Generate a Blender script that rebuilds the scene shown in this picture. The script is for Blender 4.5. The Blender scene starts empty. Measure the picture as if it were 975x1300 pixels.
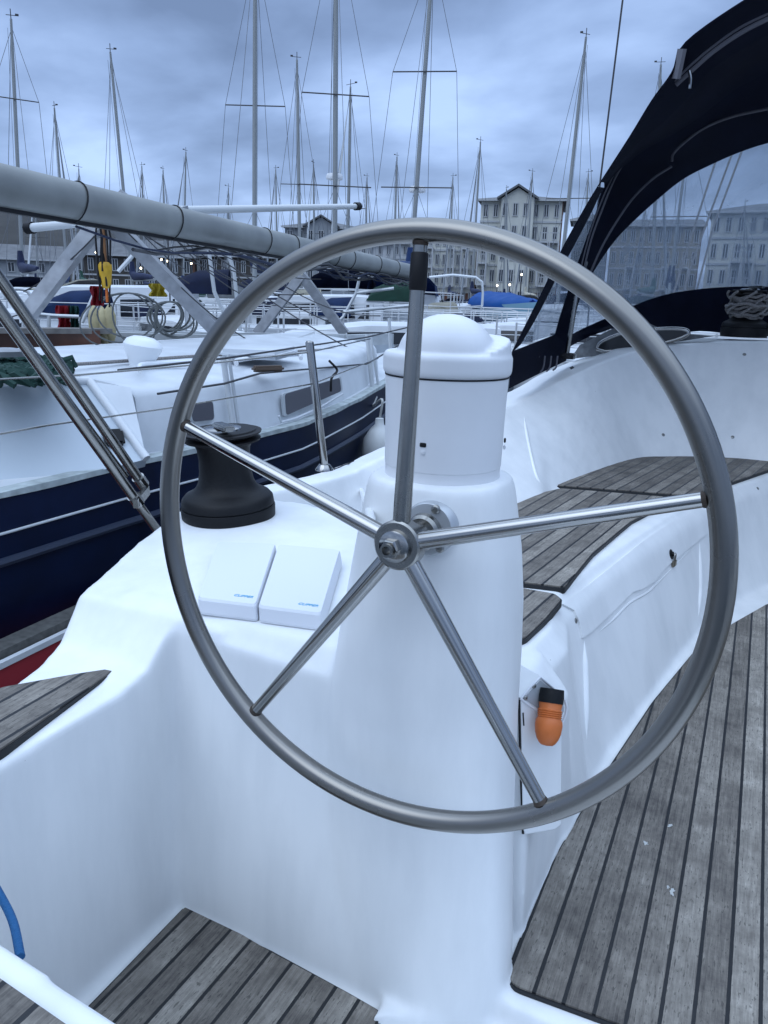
import bpy, bmesh, math, random
from math import sin, cos, tan, pi, radians, sqrt, atan2
from mathutils import Vector, Matrix, noise
from mathutils.bvhtree import BVHTree
random.seed(7)
C = bpy.context.scene.collection
V = Vector
# ------------------------------------------------------------------ survey helpers (photo pixel -> real point in the boat frame)
# boat frame: +Y forward, +X starboard, Z up, z=0 the helm sole; water at z=-0.6
YAW, PITCH, ROLL, FPX = radians(27), radians(15.4), radians(1.7), 985.0
EYE = V((0, 0, 1.15))
_r = V((cos(YAW), sin(YAW), 0)); _f = V((-sin(YAW)*cos(PITCH), cos(YAW)*cos(PITCH), -sin(PITCH))); _u = _r.cross(_f)
CX = cos(ROLL)*_r + sin(ROLL)*_u; CY = -sin(ROLL)*_r + cos(ROLL)*_u; CZ = _f
WATER = -0.6
def ray(x, y): return (x-487.5)/FPX*CX + (650-y)/FPX*CY + CZ
def P(x, y, ax, v):
    d = ray(x, y); i = 'xyz'.index(ax); return EYE + d*((v-EYE[i])/d[i])
def PD(x, y, dist):
    d = ray(x, y); return EYE + d*(dist/sqrt(d.x*d.x+d.y*d.y))
def hdir(x):                      # horizontal direction of a pixel column near the horizon
    d = ray(x, 380); d.z = 0; return d.normalized()
# ------------------------------------------------------------------ object helpers
def obj(name, bm, mat, parent=None, smooth=True, angle=40, label=None):
    me = bpy.data.meshes.new(name)
    bm.normal_update()
    if smooth:
        for f in bm.faces: f.smooth = True
        for e in bm.edges:
            if len(e.link_faces) == 2 and e.calc_face_angle(0) > radians(angle): e.smooth = False
    bm.to_mesh(me); bm.free()
    return link(name, me, mat, parent, label)
def link(name, me, mat, parent=None, label=None):
    o = bpy.data.objects.new(name, me); C.objects.link(o)
    for m in (mat if isinstance(mat, (list, tuple)) else [mat]): me.materials.append(m)
    if parent is not None:
        o.parent = parent
        if parent.type == 'EMPTY': o.matrix_parent_inverse = (Matrix.Translation(parent.location) @ parent.rotation_euler.to_matrix().to_4x4()).inverted()
    if label: o['label'] = label
    return o
def local(name, bm, mat, parent, **k):      # child built in its parent's own coordinates
    o = obj(name, bm, mat, None, **k); o.parent = parent; return o
def tag(o, label, cat, group=None):
    o['label'] = label; o['category'] = cat
    if group: o['group'] = group
    return o
def thing(name, label, cat, loc=(0,0,0), rz=0, group=None):
    o = bpy.data.objects.new(name, None); o.empty_display_size = .1; C.objects.link(o)
    o.location = loc; o.rotation_euler = (0, 0, rz); return tag(o, label, cat, group)
def struct(o): o['kind'] = 'structure'; return o
def edge_flat(o): pass
def baked(o):                                # evaluate modifiers into a plain mesh
    dg = bpy.context.evaluated_depsgraph_get(); me = bpy.data.meshes.new_from_object(o.evaluated_get(dg))
    o.modifiers.clear(); old = o.data; o.data = me; me.name = o.name
    for p in me.polygons: p.use_smooth = True
    return o
def frame_of(d):
    d = d.normalized(); a = V((0,0,1)) if abs(d.z) < .9 else V((1,0,0))
    u = d.cross(a).normalized(); return u, u.cross(d).normalized()
def tube(bm, pts, r, n=12, caps=True, closed=False):
    pts = [V(p) for p in pts]; N = len(pts)
    rr = r if isinstance(r, (list, tuple)) else [r]*N
    rings = []; u = None
    for i, p in enumerate(pts):
        if closed: t = pts[(i+1) % N]-pts[i-1]
        elif i == 0: t = pts[1]-p
        elif i == N-1: t = p-pts[i-1]
        else: t = pts[i+1]-pts[i-1]
        t.normalize()
        if u is None: u = frame_of(t)[0]
        u = (u-t*u.dot(t)).normalized(); w = t.cross(u)
        rings.append([bm.verts.new(p+(u*cos(2*pi*k/n)+w*sin(2*pi*k/n))*rr[i]) for k in range(n)])
    for i in range(N if closed else N-1):
        a, b = rings[i], rings[(i+1) % N]
        for k in range(n): bm.faces.new((a[k], a[(k+1) % n], b[(k+1) % n], b[k]))
    if caps and not closed: bm.faces.new(rings[0][::-1]); bm.faces.new(rings[-1])
    return bm
def loft(bm, rings, caps=True):
    vs = [[bm.verts.new(p) for p in r] for r in rings]; n = len(vs[0])
    for a, b in zip(vs, vs[1:]):
        for k in range(n): bm.faces.new((a[k], a[(k+1) % n], b[(k+1) % n], b[k]))
    if caps: bm.faces.new(vs[0][::-1]); bm.faces.new(vs[-1])
    return bm
def lathe(bm, prof, c=(0,0,0), axis=(0,0,1), n=32):
    axis = V(axis).normalized(); u, w = frame_of(axis); c = V(c)
    return loft(bm, [[c+axis*z+(u*cos(2*pi*k/n)+w*sin(2*pi*k/n))*max(r, 1e-4) for k in range(n)] for r, z in prof])
def box(bm, c, s, M=None, bev=0):
    M = M or Matrix.Identity(3); c = V(c); t = bmesh.new()
    bmesh.ops.create_cube(t, size=1)
    for v in t.verts: v.co = V((v.co.x*s[0], v.co.y*s[1], v.co.z*s[2]))
    if bev: bmesh.ops.bevel(t, geom=t.edges[:], offset=bev, segments=2, affect='EDGES')
    for v in t.verts: v.co = c+M @ v.co
    me = bpy.data.meshes.new('t'); t.to_mesh(me); t.free(); bm.from_mesh(me); bpy.data.meshes.remove(me)
    return bm
def bar(bm, a, b, w, h, up=(0,0,1)):       # rectangular bar from a to b
    a, b = V(a), V(b); d = (b-a).normalized(); s = d.cross(V(up)).normalized(); t = s.cross(d)
    r = lambda p: [p+s*w/2+t*h/2, p-s*w/2+t*h/2, p-s*w/2-t*h/2, p+s*w/2-t*h/2]
    return loft(bm, [r(a), r(b)])
def prism(bm, poly, z0, z1):
    zt = z1 if callable(z1) else (lambda x, y: z1)
    return loft(bm, [[V((p[0], p[1], z0)) for p in poly], [V((p[0], p[1], zt(p[0], p[1]))) for p in poly]])
def rounded(poly, r, n=5):
    out = []; m = len(poly)
    for i in range(m):
        p, a, b = V(poly[i]), V(poly[i-1]), V(poly[(i+1) % m])
        da, db = (a-p), (b-p); q = min(r, da.length*.45, db.length*.45)
        s, e = p+da.normalized()*q, p+db.normalized()*q
        for k in range(n+1):
            t = k/n; out.append(s*(1-t)**2+p*2*t*(1-t)+e*t*t)
    return out
def B(): return bmesh.new()
def lerp(a, b, t): return a+(b-a)*t
def sag(a, b, drop, n=14):
    a, b = V(a), V(b); return [a.lerp(b, k/n)-V((0,0,drop*4*(k/n)*(1-k/n))) for k in range(n+1)]
def spline(pts, n=8):
    pts = [V(p) for p in pts]; out = []
    q = [pts[0]*2-pts[1]]+pts+[pts[-1]*2-pts[-2]]
    for i in range(1, len(q)-2):
        for k in range(n):
            t = k/n; a, b, c, d = q[i-1:i+3]
            out.append(.5*((2*b)+(c-a)*t+(2*a-5*b+4*c-d)*t*t+(3*b-a-3*c+d)*t**3))
    return out+[pts[-1]]
# ------------------------------------------------------------------ materials
MATS = {}
def mat(name, col, rough=.5, metal=0, spec=.5, noise_amt=.0, nscale=8, bump=0, bscale=60, coat=0, emit=0, rvar=0):
    if name in MATS: return MATS[name]
    m = bpy.data.materials.new(name); m.use_nodes = True; nt = m.node_tree; N = nt.nodes; L = nt.links
    p = N['Principled BSDF']; p.inputs['Base Color'].default_value = (*col, 1); p.inputs['Roughness'].default_value = rough
    p.inputs['Metallic'].default_value = metal; p.inputs['Specular IOR Level'].default_value = spec; p.inputs['Coat Weight'].default_value = coat
    tc = N.new('ShaderNodeTexCoord')
    if noise_amt or rvar:
        n = N.new('ShaderNodeTexNoise'); n.inputs['Scale'].default_value = nscale; n.inputs['Detail'].default_value = 6
        L.new(tc.outputs['Object'], n.inputs['Vector'])
        if noise_amt:
            mr = N.new('ShaderNodeMapRange'); mr.inputs[1].default_value = .3; mr.inputs[2].default_value = .7
            mr.inputs[3].default_value = 1-noise_amt; mr.inputs[4].default_value = 1+noise_amt*.4; L.new(n.outputs[0], mr.inputs[0])
            mx = N.new('ShaderNodeVectorMath'); mx.operation = 'SCALE'; mx.inputs[0].default_value = col; L.new(mr.outputs[0], mx.inputs['Scale'])
            L.new(mx.outputs[0], p.inputs['Base Color'])
        if rvar:
            m2 = N.new('ShaderNodeMapRange'); m2.inputs[1].default_value = .3; m2.inputs[2].default_value = .7
            m2.inputs[3].default_value = max(.02, rough-rvar); m2.inputs[4].default_value = rough+rvar; L.new(n.outputs[0], m2.inputs[0]); L.new(m2.outputs[0], p.inputs['Roughness'])
    if bump:
        n = N.new('ShaderNodeTexNoise'); n.inputs['Scale'].default_value = bscale; n.inputs['Detail'].default_value = 4
        L.new(tc.outputs['Object'], n.inputs['Vector'])
        b = N.new('ShaderNodeBump'); b.inputs['Strength'].default_value = bump; b.inputs['Distance'].default_value = .01
        L.new(n.outputs[0], b.inputs['Height']); L.new(b.outputs[0], p.inputs['Normal'])
    if emit:
        p.inputs['Emission Color'].default_value = (*col, 1); p.inputs['Emission Strength'].default_value = emit
    MATS[name] = m; return m
def teak(name, ang, pitch=.05, off=0.0, warm=0.0):
    """weathered teak laid in planks along direction ang (radians from +Y), black caulk between"""
    m = bpy.data.materials.new(name); m.use_nodes = True; nt = m.node_tree; N = nt.nodes; L = nt.links; p = N['Principled BSDF']
    tc = N.new('ShaderNodeTexCoord'); mp = N.new('ShaderNodeMapping'); mp.inputs['Rotation'].default_value = (0, 0, ang); mp.inputs['Location'].default_value = (off, 0, 0)
    L.new(tc.outputs['Object'], mp.inputs['Vector'])
    sx = N.new('ShaderNodeSeparateXYZ'); L.new(mp.outputs[0], sx.inputs[0])
    def math(op, a, b=None, c=None):
        n = N.new('ShaderNodeMath'); n.operation = op
        for i, q in enumerate((a, b, c)):
            if q is None: continue
            if isinstance(q, (int, float)): n.inputs[i].default_value = q
            else: L.new(q, n.inputs[i])
        return n.outputs[0]
    d = math('DIVIDE', sx.outputs[0], pitch); fr = math('FRACT', d); fl = math('FLOOR', d)
    dist = math('ABSOLUTE', math('SUBTRACT', fr, .5))
    wob = N.new('ShaderNodeTexNoise'); wob.inputs['Scale'].default_value = 60; L.new(mp.outputs[0], wob.inputs['Vector'])
    caulk = math('GREATER_THAN', math('ADD', dist, math('MULTIPLY', math('SUBTRACT', wob.outputs[0], .5), .03)), .432)
    cb = N.new('ShaderNodeCombineXYZ')
    L.new(math('ADD', math('MULTIPLY', sx.outputs[0], 160), math('MULTIPLY', fl, 7.3)), cb.inputs[0])
    L.new(math('ADD', math('MULTIPLY', sx.outputs[1], 7), math('MULTIPLY', fl, 3.7)), cb.inputs[1])
    g = N.new('ShaderNodeTexNoise'); g.inputs['Scale'].default_value = 1; g.inputs['Detail'].default_value = 7; g.inputs['Roughness'].default_value = .7; L.new(cb.outputs[0], g.inputs['Vector'])
    cb2 = N.new('ShaderNodeCombineXYZ')
    L.new(math('ADD', math('MULTIPLY', sx.outputs[0], 420), fl), cb2.inputs[0]); L.new(math('MULTIPLY', sx.outputs[1], 28), cb2.inputs[1])
    g2 = N.new('ShaderNodeTexNoise'); g2.inputs['Scale'].default_value = 1; g2.inputs['Detail'].default_value = 4; L.new(cb2.outputs[0], g2.inputs['Vector'])
    bl = N.new('ShaderNodeTexNoise'); bl.inputs['Scale'].default_value = 9; bl.inputs['Detail'].default_value = 8; bl.inputs['Roughness'].default_value = .75; L.new(mp.outputs[0], bl.inputs['Vector'])
    wn = N.new('ShaderNodeTexWhiteNoise'); wn.noise_dimensions = '1D'; L.new(fl, wn.inputs['W'])
    s = math('ADD', math('ADD', math('MULTIPLY', g.outputs[0], .5), math('MULTIPLY', g2.outputs[0], .26)), math('ADD', math('MULTIPLY', bl.outputs[0], .85), math('MULTIPLY', wn.outputs[0], .20)))
    rmp = N.new('ShaderNodeValToRGB'); L.new(math('MULTIPLY', math('SUBTRACT', s, .57), 1.45), rmp.inputs[0])
    e = rmp.color_ramp.elements; w = warm
    e[0].position = .1; e[0].color = (.052, .046, .042, 1); e[1].position = .95; e[1].color = (.43, .395, .345, 1)
    a = e.new(.42); a.color = (.150, .134, .116, 1); a = e.new(.66); a.color = (.245, .223, .193, 1)
    # dark pore marks
    cb3 = N.new('ShaderNodeCombineXYZ'); L.new(math('MULTIPLY', sx.outputs[0], 260), cb3.inputs[0]); L.new(math('MULTIPLY', sx.outputs[1], 60), cb3.inputs[1])
    po = N.new('ShaderNodeTexNoise'); po.inputs['Scale'].default_value = 1; po.inputs['Detail'].default_value = 2; L.new(cb3.outputs[0], po.inputs['Vector'])
    pm = math('MULTIPLY', math('GREATER_THAN', po.outputs[0], .63), math('GREATER_THAN', bl.outputs[0], .47))
    mx0 = N.new('ShaderNodeMix'); mx0.data_type = 'RGBA'; L.new(math('MULTIPLY', pm, .55), mx0.inputs[0]); L.new(rmp.outputs[0], mx0.inputs[6]); mx0.inputs[7].default_value = (.03, .028, .025, 1)
    mx = N.new('ShaderNodeMix'); mx.data_type = 'RGBA'; L.new(caulk, mx.inputs[0]); L.new(mx0.outputs[2], mx.inputs[6]); mx.inputs[7].default_value = (.006, .0065, .008, 1)
    L.new(mx.outputs[2], p.inputs['Base Color'])
    L.new(math('SUBTRACT', .78, math('MULTIPLY', caulk, .3)), p.inputs['Roughness'])
    b = N.new('ShaderNodeBump'); b.inputs['Strength'].default_value = .5; b.inputs['Distance'].default_value = .0025
    L.new(math('SUBTRACT', math('ADD', math('MULTIPLY', g2.outputs[0], .8), math('MULTIPLY', g.outputs[0], .6)), math('MULTIPLY', caulk, 1.4)), b.inputs['Height']); L.new(b.outputs[0], p.inputs['Normal'])
    return m
def gelcoat():
    m = bpy.data.materials.new('gelcoat'); m.use_nodes = True; nt = m.node_tree; N = nt.nodes; L = nt.links; p = N['Principled BSDF']
    tc = N.new('ShaderNodeTexCoord'); mp = N.new('ShaderNodeMapping'); mp.inputs['Scale'].default_value = (7, 7, 1.6); L.new(tc.outputs['Object'], mp.inputs[0])
    n = N.new('ShaderNodeTexNoise'); n.inputs['Scale'].default_value = 1.2; n.inputs['Detail'].default_value = 7; n.inputs['Roughness'].default_value = .6; L.new(mp.outputs[0], n.inputs['Vector'])
    r = N.new('ShaderNodeValToRGB'); L.new(n.outputs[0], r.inputs[0]); e = r.color_ramp.elements
    e[0].position = .28; e[0].color = (.70, .715, .72, 1); e[1].position = .6; e[1].color = (.80, .81, .81, 1)
    sp = N.new('ShaderNodeTexVoronoi'); sp.inputs['Scale'].default_value = 9; L.new(tc.outputs['Object'], sp.inputs['Vector'])
    lt = N.new('ShaderNodeMath'); lt.operation = 'LESS_THAN'; lt.inputs[1].default_value = .014; L.new(sp.outputs['Distance'], lt.inputs[0])
    mx = N.new('ShaderNodeMix'); mx.data_type = 'RGBA'; L.new(lt.outputs[0], mx.inputs[0]); L.new(r.outputs[0], mx.inputs[6]); mx.inputs[7].default_value = (.3, .3, .28, 1)
    L.new(mx.outputs[2], p.inputs['Base Color']); p.inputs['Roughness'].default_value = .38; p.inputs['Specular IOR Level'].default_value = .4
    n2 = N.new('ShaderNodeTexNoise'); n2.inputs['Scale'].default_value = 300; L.new(tc.outputs['Object'], n2.inputs['Vector'])
    b = N.new('ShaderNodeBump'); b.inputs['Strength'].default_value = .06; b.inputs['Distance'].default_value = .001; L.new(n2.outputs[0], b.inputs['Height']); L.new(b.outputs[0], p.inputs['Normal'])
    return m
def vinyl(name, tint, clear, sc=6):
    m = bpy.data.materials.new(name); m.use_nodes = True; nt = m.node_tree; N = nt.nodes; L = nt.links; p = N['Principled BSDF']
    p.inputs['Base Color'].default_value = (*tint, 1); p.inputs['Roughness'].default_value = .18
    tr = N.new('ShaderNodeBsdfTransparent'); tr.inputs[0].default_value = (.93, .95, .97, 1)
    tc = N.new('ShaderNodeTexCoord'); n = N.new('ShaderNodeTexNoise'); n.inputs['Scale'].default_value = sc; n.inputs['Detail'].default_value = 5; n.inputs['Distortion'].default_value = 1.2
    L.new(tc.outputs['Object'], n.inputs['Vector'])
    mr = N.new('ShaderNodeMapRange'); mr.inputs[1].default_value = .35; mr.inputs[2].default_value = .75; mr.inputs[3].default_value = clear; mr.inputs[4].default_value = clear+.22; L.new(n.outputs[0], mr.inputs[0])
    b = N.new('ShaderNodeBump'); b.inputs['Strength'].default_value = .5; b.inputs['Distance'].default_value = .02; L.new(n.outputs[0], b.inputs['Height']); L.new(b.outputs[0], p.inputs['Normal'])
    mx = N.new('ShaderNodeMixShader'); L.new(mr.outputs[0], mx.inputs[0]); L.new(tr.outputs[0], mx.inputs[1]); L.new(p.outputs[0], mx.inputs[2])
    L.new(mx.outputs[0], N['Material Output'].inputs[0]); return m
GEL = gelcoat()
STEEL = mat('brushed_steel', (.30,.295,.28), .24, 1, noise_amt=.12, nscale=25, rvar=.06)
RIMST = mat('dull_steel', (.235,.225,.21), .29, 1, noise_amt=.05, nscale=7, rvar=.03)
SHINY = mat('polished_steel', (.36,.355,.345), .15, 1, rvar=.06, nscale=12)
RUST = mat('rust_weld', (.06,.045,.035), .7, .3, noise_amt=.4, nscale=90)
BLACK = mat('black_plastic', (.006,.0065,.008), .5, spec=.25, bump=.1, bscale=300)
DARK = mat('dark_rubber', (.008,.008,.010), .6, spec=.3)
NAVYC = mat('navy_canvas', (.004,.006,.018), .9, spec=.15, noise_amt=.3, nscale=5, bump=.35, bscale=700)
ZIP = mat('zip_tape', (.09,.09,.11), .7)
WHITEP = mat('white_plastic', (.74,.75,.77), .42, noise_amt=.05, nscale=12)
COVERP = mat('cover_plastic', (.68,.70,.74), .5)
ORANGE = mat('orange_rubber', (.60,.15,.03), .45, noise_amt=.15, nscale=30)
ROPEM = mat('grey_rope', (.30,.28,.27), .9, noise_amt=.5, nscale=160, bump=.6, bscale=400)
BRASS = mat('padlock_metal', (.25,.22,.17), .4, 1)
BLUEI = mat('blue_ink', (.12,.42,.62), .6)
# ------------------------------------------------------------------ our yacht: one-piece gelcoat moulding
YR = thing('sailing_yacht', 'white yacht in the foreground with grey teak decking, steering pedestal and navy sprayhood', 'yacht', (0.3, 2, WATER))
def solidify_moulding(bm, name, voxel, iters, parent, material):
    bmesh.ops.recalc_face_normals(bm, faces=bm.faces[:])
    me = bpy.data.meshes.new(name); bm.to_mesh(me); bm.free()
    o = link(name, me, material, parent)
    r = o.modifiers.new('r', 'REMESH'); r.mode = 'VOXEL'; r.voxel_size = voxel; r.adaptivity = 0
    s = o.modifiers.new('s', 'SMOOTH'); s.factor = .5; s.iterations = iters
    return baked(o)
XP, YWL = -.905, .95                                     # port wall of the helm well, aft wall of the console
m = B()
# floors
prism(m, [(-1.3,-.3), (.9,-.3), (.9,1.3), (-1.2,1.3)], -.15, -.006)
prism(m, [(-.36,.985), (-.12,.985), (1.6,.96), (1.6,4.4), (-.9,4.4), (-.9,1.02)], -.15, .064)
prism(m, [(-.45,.90), (-.30,.965), (1.6,.94), (1.6,1.2), (-.45,1.2)], -.15, .02)
# port helm seat block and ramp up to the console top
def edge(y):                                             # outer edge of the deck
    t = [(-.5,-.94),(.3,-1.0),(.62,-1.06),(.78,-1.105),(1.05,-1.185),(1.13,-1.225),(1.33,-1.27),(1.5,-1.34),(1.8,-1.37),(2.6,-1.38),(4.5,-1.40)]
    for (a, b), (c, d) in zip(t, t[1:]):
        if y <= c: return b+(d-b)*(y-a)/(c-a)
    return t[-1][1]
rings = []
for y, z in [(-.3,.5),(.2,.5),(.6,.5),(.74,.504),(.84,.507),(.9,.522),(.95,.568),(.97,.59),(1.05,.60),(1.2,.615),(1.36,.632),(1.40,.634),(1.62,.634)]:
    xi = XP if y < .97 else -.5
    xo = edge(y)
    rings.append([V((xi,y,-.1)), V((xi,y,z)), V(((xi+xo)/2,y,z+.004)), V((xo+.02,y,z)), V((xo,y,z-.05)), V((xo,y,-.1))])
r1 = rings[:8]; r1[-1] = [V((XP if i < 2 else p.x, .97, p.z)) for i, p in enumerate(r1[-1])]
r1[-1][2] = V(((XP+edge(.97))/2, .97, .594))
loft(m, r1)
r2 = rings[7:]
for i, p in enumerate(r2): r2[i] = [V((-.8, q.y, q.z)) if k < 2 else V(q) for k, q in enumerate(p)]
for p in r2: p[2].x = (-.8+p[3].x)/2
loft(m, r2)
# console: aft wall slightly raked, dash sloping up, flat top
def con(y, z, y0): return [V((-.3,y0,-.1)), V((-.3,y0 if y < 1 else y,.3)), V((-.33,y,z)), V((-.9,y,z)), V((edge(y)+.02,y,z)), V((edge(y),y,z-.05)), V((edge(y),y0,-.1))]
loft(m, [[V((-.33,.935,-.1)),V((-.50,.965,.56)),V((-1.0,.965,.575)),V((-1.0,.935,-.1))], [V((-.38,1.0,-.1)),V((-.50,1.0,.60)),V((-1.05,1.0,.600)),V((-1.05,1.0,-.1))],
         [V((-.66,1.38,-.1)),V((-.66,1.38,.630)),V((-1.1,1.38,.634)),V((-1.1,1.38,-.1))], [V((-.70,1.60,-.1)),V((-.70,1.60,.62)),V((-1.2,1.62,.634)),V((-1.2,1.62,-.1))]])
# outer coaming strip, running forward and rising, with the sloped seat back inside it
TI = [V((-1.24,1.58,.63)), P(417,608,'z',.63), P(454,597,'z',.63), P(489,579,'z',.645), P(655,512,'x',-1.03), P(700,489,'x',-.97), P(767,458,'y',3.9), P(815,444,'y',4.15), P(880,435,'y',4.3), P(975,433,'y',4.38), V((.6,4.42,1.0)), V((1.6,4.42,1.0))]
BI = [V((-1.14,1.58,.44)), V((-1.14,1.72,.44)), V((-1.05,2.0,.44)), V((-.9,2.35,.44)), P(680,634,'z',.45), P(708,619,'z',.45), P(800,586,'z',.45), P(850,582,'z',.45), P(910,583,'z',.45), P(975,588,'z',.45), V((.6,4.0,.45)), V((1.6,4.0,.45))]
OO = [V((edge(1.58)+.01,1.58,.625)), P(385,605,'z',.62), P(440,587,'z',.62), P(490,565,'z',.635), P(647,494,'x',-1.2)+V((0,0,-.01)), P(690,473,'x',-1.15), P(757,446,'x',-1.02), V((-.95,4.45,.93)), V((-.6,4.9,.98)), V((0,5.0,.98)), V((.6,5.0,.98)), V((1.6,5,.98))]
loft(m, [[b.lerp(t, k/6) for k in range(7)]+[(t+o)/2+V((0,0,.004)), o, V((o.x-.02,o.y+.02,-.1)), V((b.x-.15,b.y+.15,-.1))] for b, t, o in zip(*[spline(q, 6) for q in (BI, TI, OO)])])
# port cockpit seat (curving inboard as it runs forward)
SE = [V((-.375,1.42)), V((-.365,1.62)), V((-.41,1.78)), V((-.385,2.1)), V((-.33,2.45)), V((-.27,2.8)), V((-.19,3.15)), V((-.08,3.5)), V((.05,3.8)), V((.2,4.1))]
FE = [V((-.27,1.42)), V((-.27,1.62)), V((-.265,1.78)), V((-.225,2.1)), V((-.185,2.45)), V((-.135,2.8)), V((-.04,3.15)), V((.09,3.5)), V((.2,3.8)), V((.3,4.1))]
loft(m, [[V((f.x,f.y,-.1)), V((f.x,f.y,.06)), V((s.x+.015,s.y,.40)), V((s.x-.03,s.y,.445)), V((-1.12,s.y,.445)), V((-1.12,s.y,-.1))] for s, f in zip(SE, FE)])
# side of the pedestal base
loft(m, [[V((-.268,1.12,-.1)), V((-.285,1.12,.39)), V((-.33,1.12,.445)), V((-.8,1.12,.445)), V((-.8,1.12,-.1))], [V((-.265,1.3,-.1)), V((-.30,1.3,.39)), V((-.36,1.3,.445)), V((-.8,1.3,.445)), V((-.8,1.3,-.1))],
         [V((-.265,1.5,-.1)), V((-.31,1.5,.36)), V((-.38,1.5,.44)), V((-.8,1.5,.445)), V((-.8,1.5,-.1))]])
# pedestal column
CP = V((-.427, 1.02, 0)); KS = .93
def fz(z): return 1.15-(1.15-z)*KS
def ped(z, ax, ayf, ayb, dx=0):
    return [V((CP.x+dx+ax*abs(cos(t))**.8*(1 if cos(t) > 0 else -1), CP.y+(ayb if sin(t) > 0 else ayf)*abs(sin(t))**.8*(1 if sin(t) > 0 else -1), z)) for t in [2*pi*k/40 for k in range(40)]]
loft(m, [ped(-.1,.180,.080,.09,-.012), ped(.15,.174,.082,.09,-.014), ped(.3,.165,.088,.09,-.016), ped(.45,.156,.098,.10,-.016), ped(.56,.148,.108,.11,-.013), ped(.64,.140,.114,.12,-.008), ped(.72,.130,.115,.13,-.003), ped(.80,.119,.112,.118,0), ped(fz(.870),.104,.102,.102,0), ped(fz(.890),.098,.098,.098,0)])
# aft helm seat close to the camera
loft(m, [[V((-1.0,.395,-.1)),V((-1.0,.43,.5)),V((-1.0,.0,.5)),V((-1.0,.0,-.1))], [V((-.2,.37,-.1)),V((-.2,.385,.5)),V((-.2,.0,.5)),V((-.2,.0,-.1))]])
# cabin top forward of the bulkhead
MOULD = solidify_moulding(m, 'deck_moulding', .0075, 9, YR, GEL)
dg = bpy.context.evaluated_depsgraph_get()
_b = B(); _b.from_mesh(MOULD.data); BVH = BVHTree.FromBMesh(_b); _b.free()
def hit(x, y):
    d = ray(x, y).normalized(); l, n, i, t = BVH.ray_cast(EYE, d)
    k = 0
    while l is None and k < 20:
        k += 1; y += 3; l, n, i, t = BVH.ray_cast(EYE, ray(x, y).normalized())
    return l, n
def patch(name, poly, material, off, thick, parent, step=7, smooth=True, label=None, fallback=None):
    """sheet laid on the moulding: outline surveyed in photo pixels, dropped on the surface, given thickness"""
    t = B(); vs = [t.verts.new((p[0], p[1], 0)) for p in poly]; f = t.faces.new(vs)
    xs = [p[0] for p in poly]; ys = [p[1] for p in poly]
    for a, lo, hi in ((0, min(xs), max(xs)), (1, min(ys), max(ys))):
        c = lo+step
        while c < hi:
            no = (1,0,0) if a == 0 else (0,1,0); co = (c,0,0) if a == 0 else (0,c,0)
            bmesh.ops.bisect_plane(t, geom=t.verts[:]+t.edges[:]+t.faces[:], plane_co=co, plane_no=no); c += step
    nor = {}
    last = None
    for v in t.verts:
        l, n = hit(v.co.x, v.co.y)
        if l is None: l, n = last if last else (P(v.co.x, v.co.y, 'z', .5), V((0,0,1)))
        last = (l, n); nor[v] = n; v.co = l+n*off
    bmesh.ops.recalc_face_normals(t, faces=t.faces[:])
    orig = list(t.verts); faces = list(t.faces)
    if sum((f.normal.dot(nor[f.verts[0]]) for f in faces)) < 0: bmesh.ops.reverse_faces(t, faces=faces)
    ex = bmesh.ops.extrude_face_region(t, geom=faces)
    newv = [g for g in ex['geom'] if isinstance(g, bmesh.types.BMVert)]
    for v in orig: v.co -= nor[v]*thick
    bmesh.ops.recalc_face_normals(t, faces=t.faces[:])
    return obj(name, t, material, parent, smooth, label=label)
# ---- teak
CAULK = mat('caulk', (.008,.009,.011), .6)
def panel(pts, z, m, th=.007, r=.02, parent=YR, label=None):
    poly = rounded([V((p[0], p[1])) for p in pts], r)
    b = B(); prism(b, poly, z-.012, z+th)
    o = obj('teak_panel', b, m, parent, True, 60, label)
    c = sum((p for p in poly), V((0,0)))/len(poly)
    b = B(); prism(b, [p+(p-c).normalized()*.005 for p in poly], z-.012, z+th-.0035); obj('caulk_edge', b, CAULK, o)
    return o
def Z(l, z): return [P(x, y, 'z', z) for x, y in l]
TK_S = teak('teak_sole', radians(-1.7), .0475, .0); TK_H = teak('teak_helm', radians(-.5), .047, .012)
TK_A = teak('teak_seat', radians(4), .046, .01); TK_B = teak('teak_seat_forward', radians(7.5), .046, .0); TK_P = teak('teak_port', radians(-5), .046)
panel(Z([(645,1252),(650,1222),(700,1100),(757,1003),(830,893),(893,815),(975,768)], .067)+[V((1.55,3.7,0)),V((1.55,1.03,0)),P(790,1305,'z',.067)], .067, TK_S, r=.025)
panel([P(240,1150,'z',0),P(345,1213,'z',0),P(440,1264,'z',0),P(486,1290,'z',0)]+[V((-.42,.5,0)),V((-.885,.5,0)),P(118,1278,'z',0)], 0, TK_H, r=.02)
panel(Z([(148,847),(100,854),(0,872)], .518)+[V((-1.06,.3,0)),V((-.99,-.1,0)),V((-.93,-.1,0)),P(0,952,'z',.515)], .510, TK_P, r=.012)
panel([V((-1.2,.395,0)),V((-.30,.358,0)),V((-.30,.05,0)),V((-1.2,.05,0))], .504, TK_H, r=.02)
panel(Z([(655,642),(690,627),(712,622),(858,634),(800,664),(752,704),(716,748),(664,742)], .452)+[V((-.68,1.72,0)),V((-.95,1.75,0)),V((-.9,2.1,0))], .452, TK_A, r=.012)
panel(Z([(664,750),(704,757),(712,764),(690,790),(667,812)], .452)+[V((-.46,1.42,0)),V((-.8,1.42,0)),V((-.8,1.70,0))], .452, TK_A, r=.01)
panel(Z([(707,618),(745,602),(778,587),(815,581),(880,580),(975,584),(1010,590),(975,598),(910,620),(878,631)], .452), .452, TK_B, r=.012)
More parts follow.
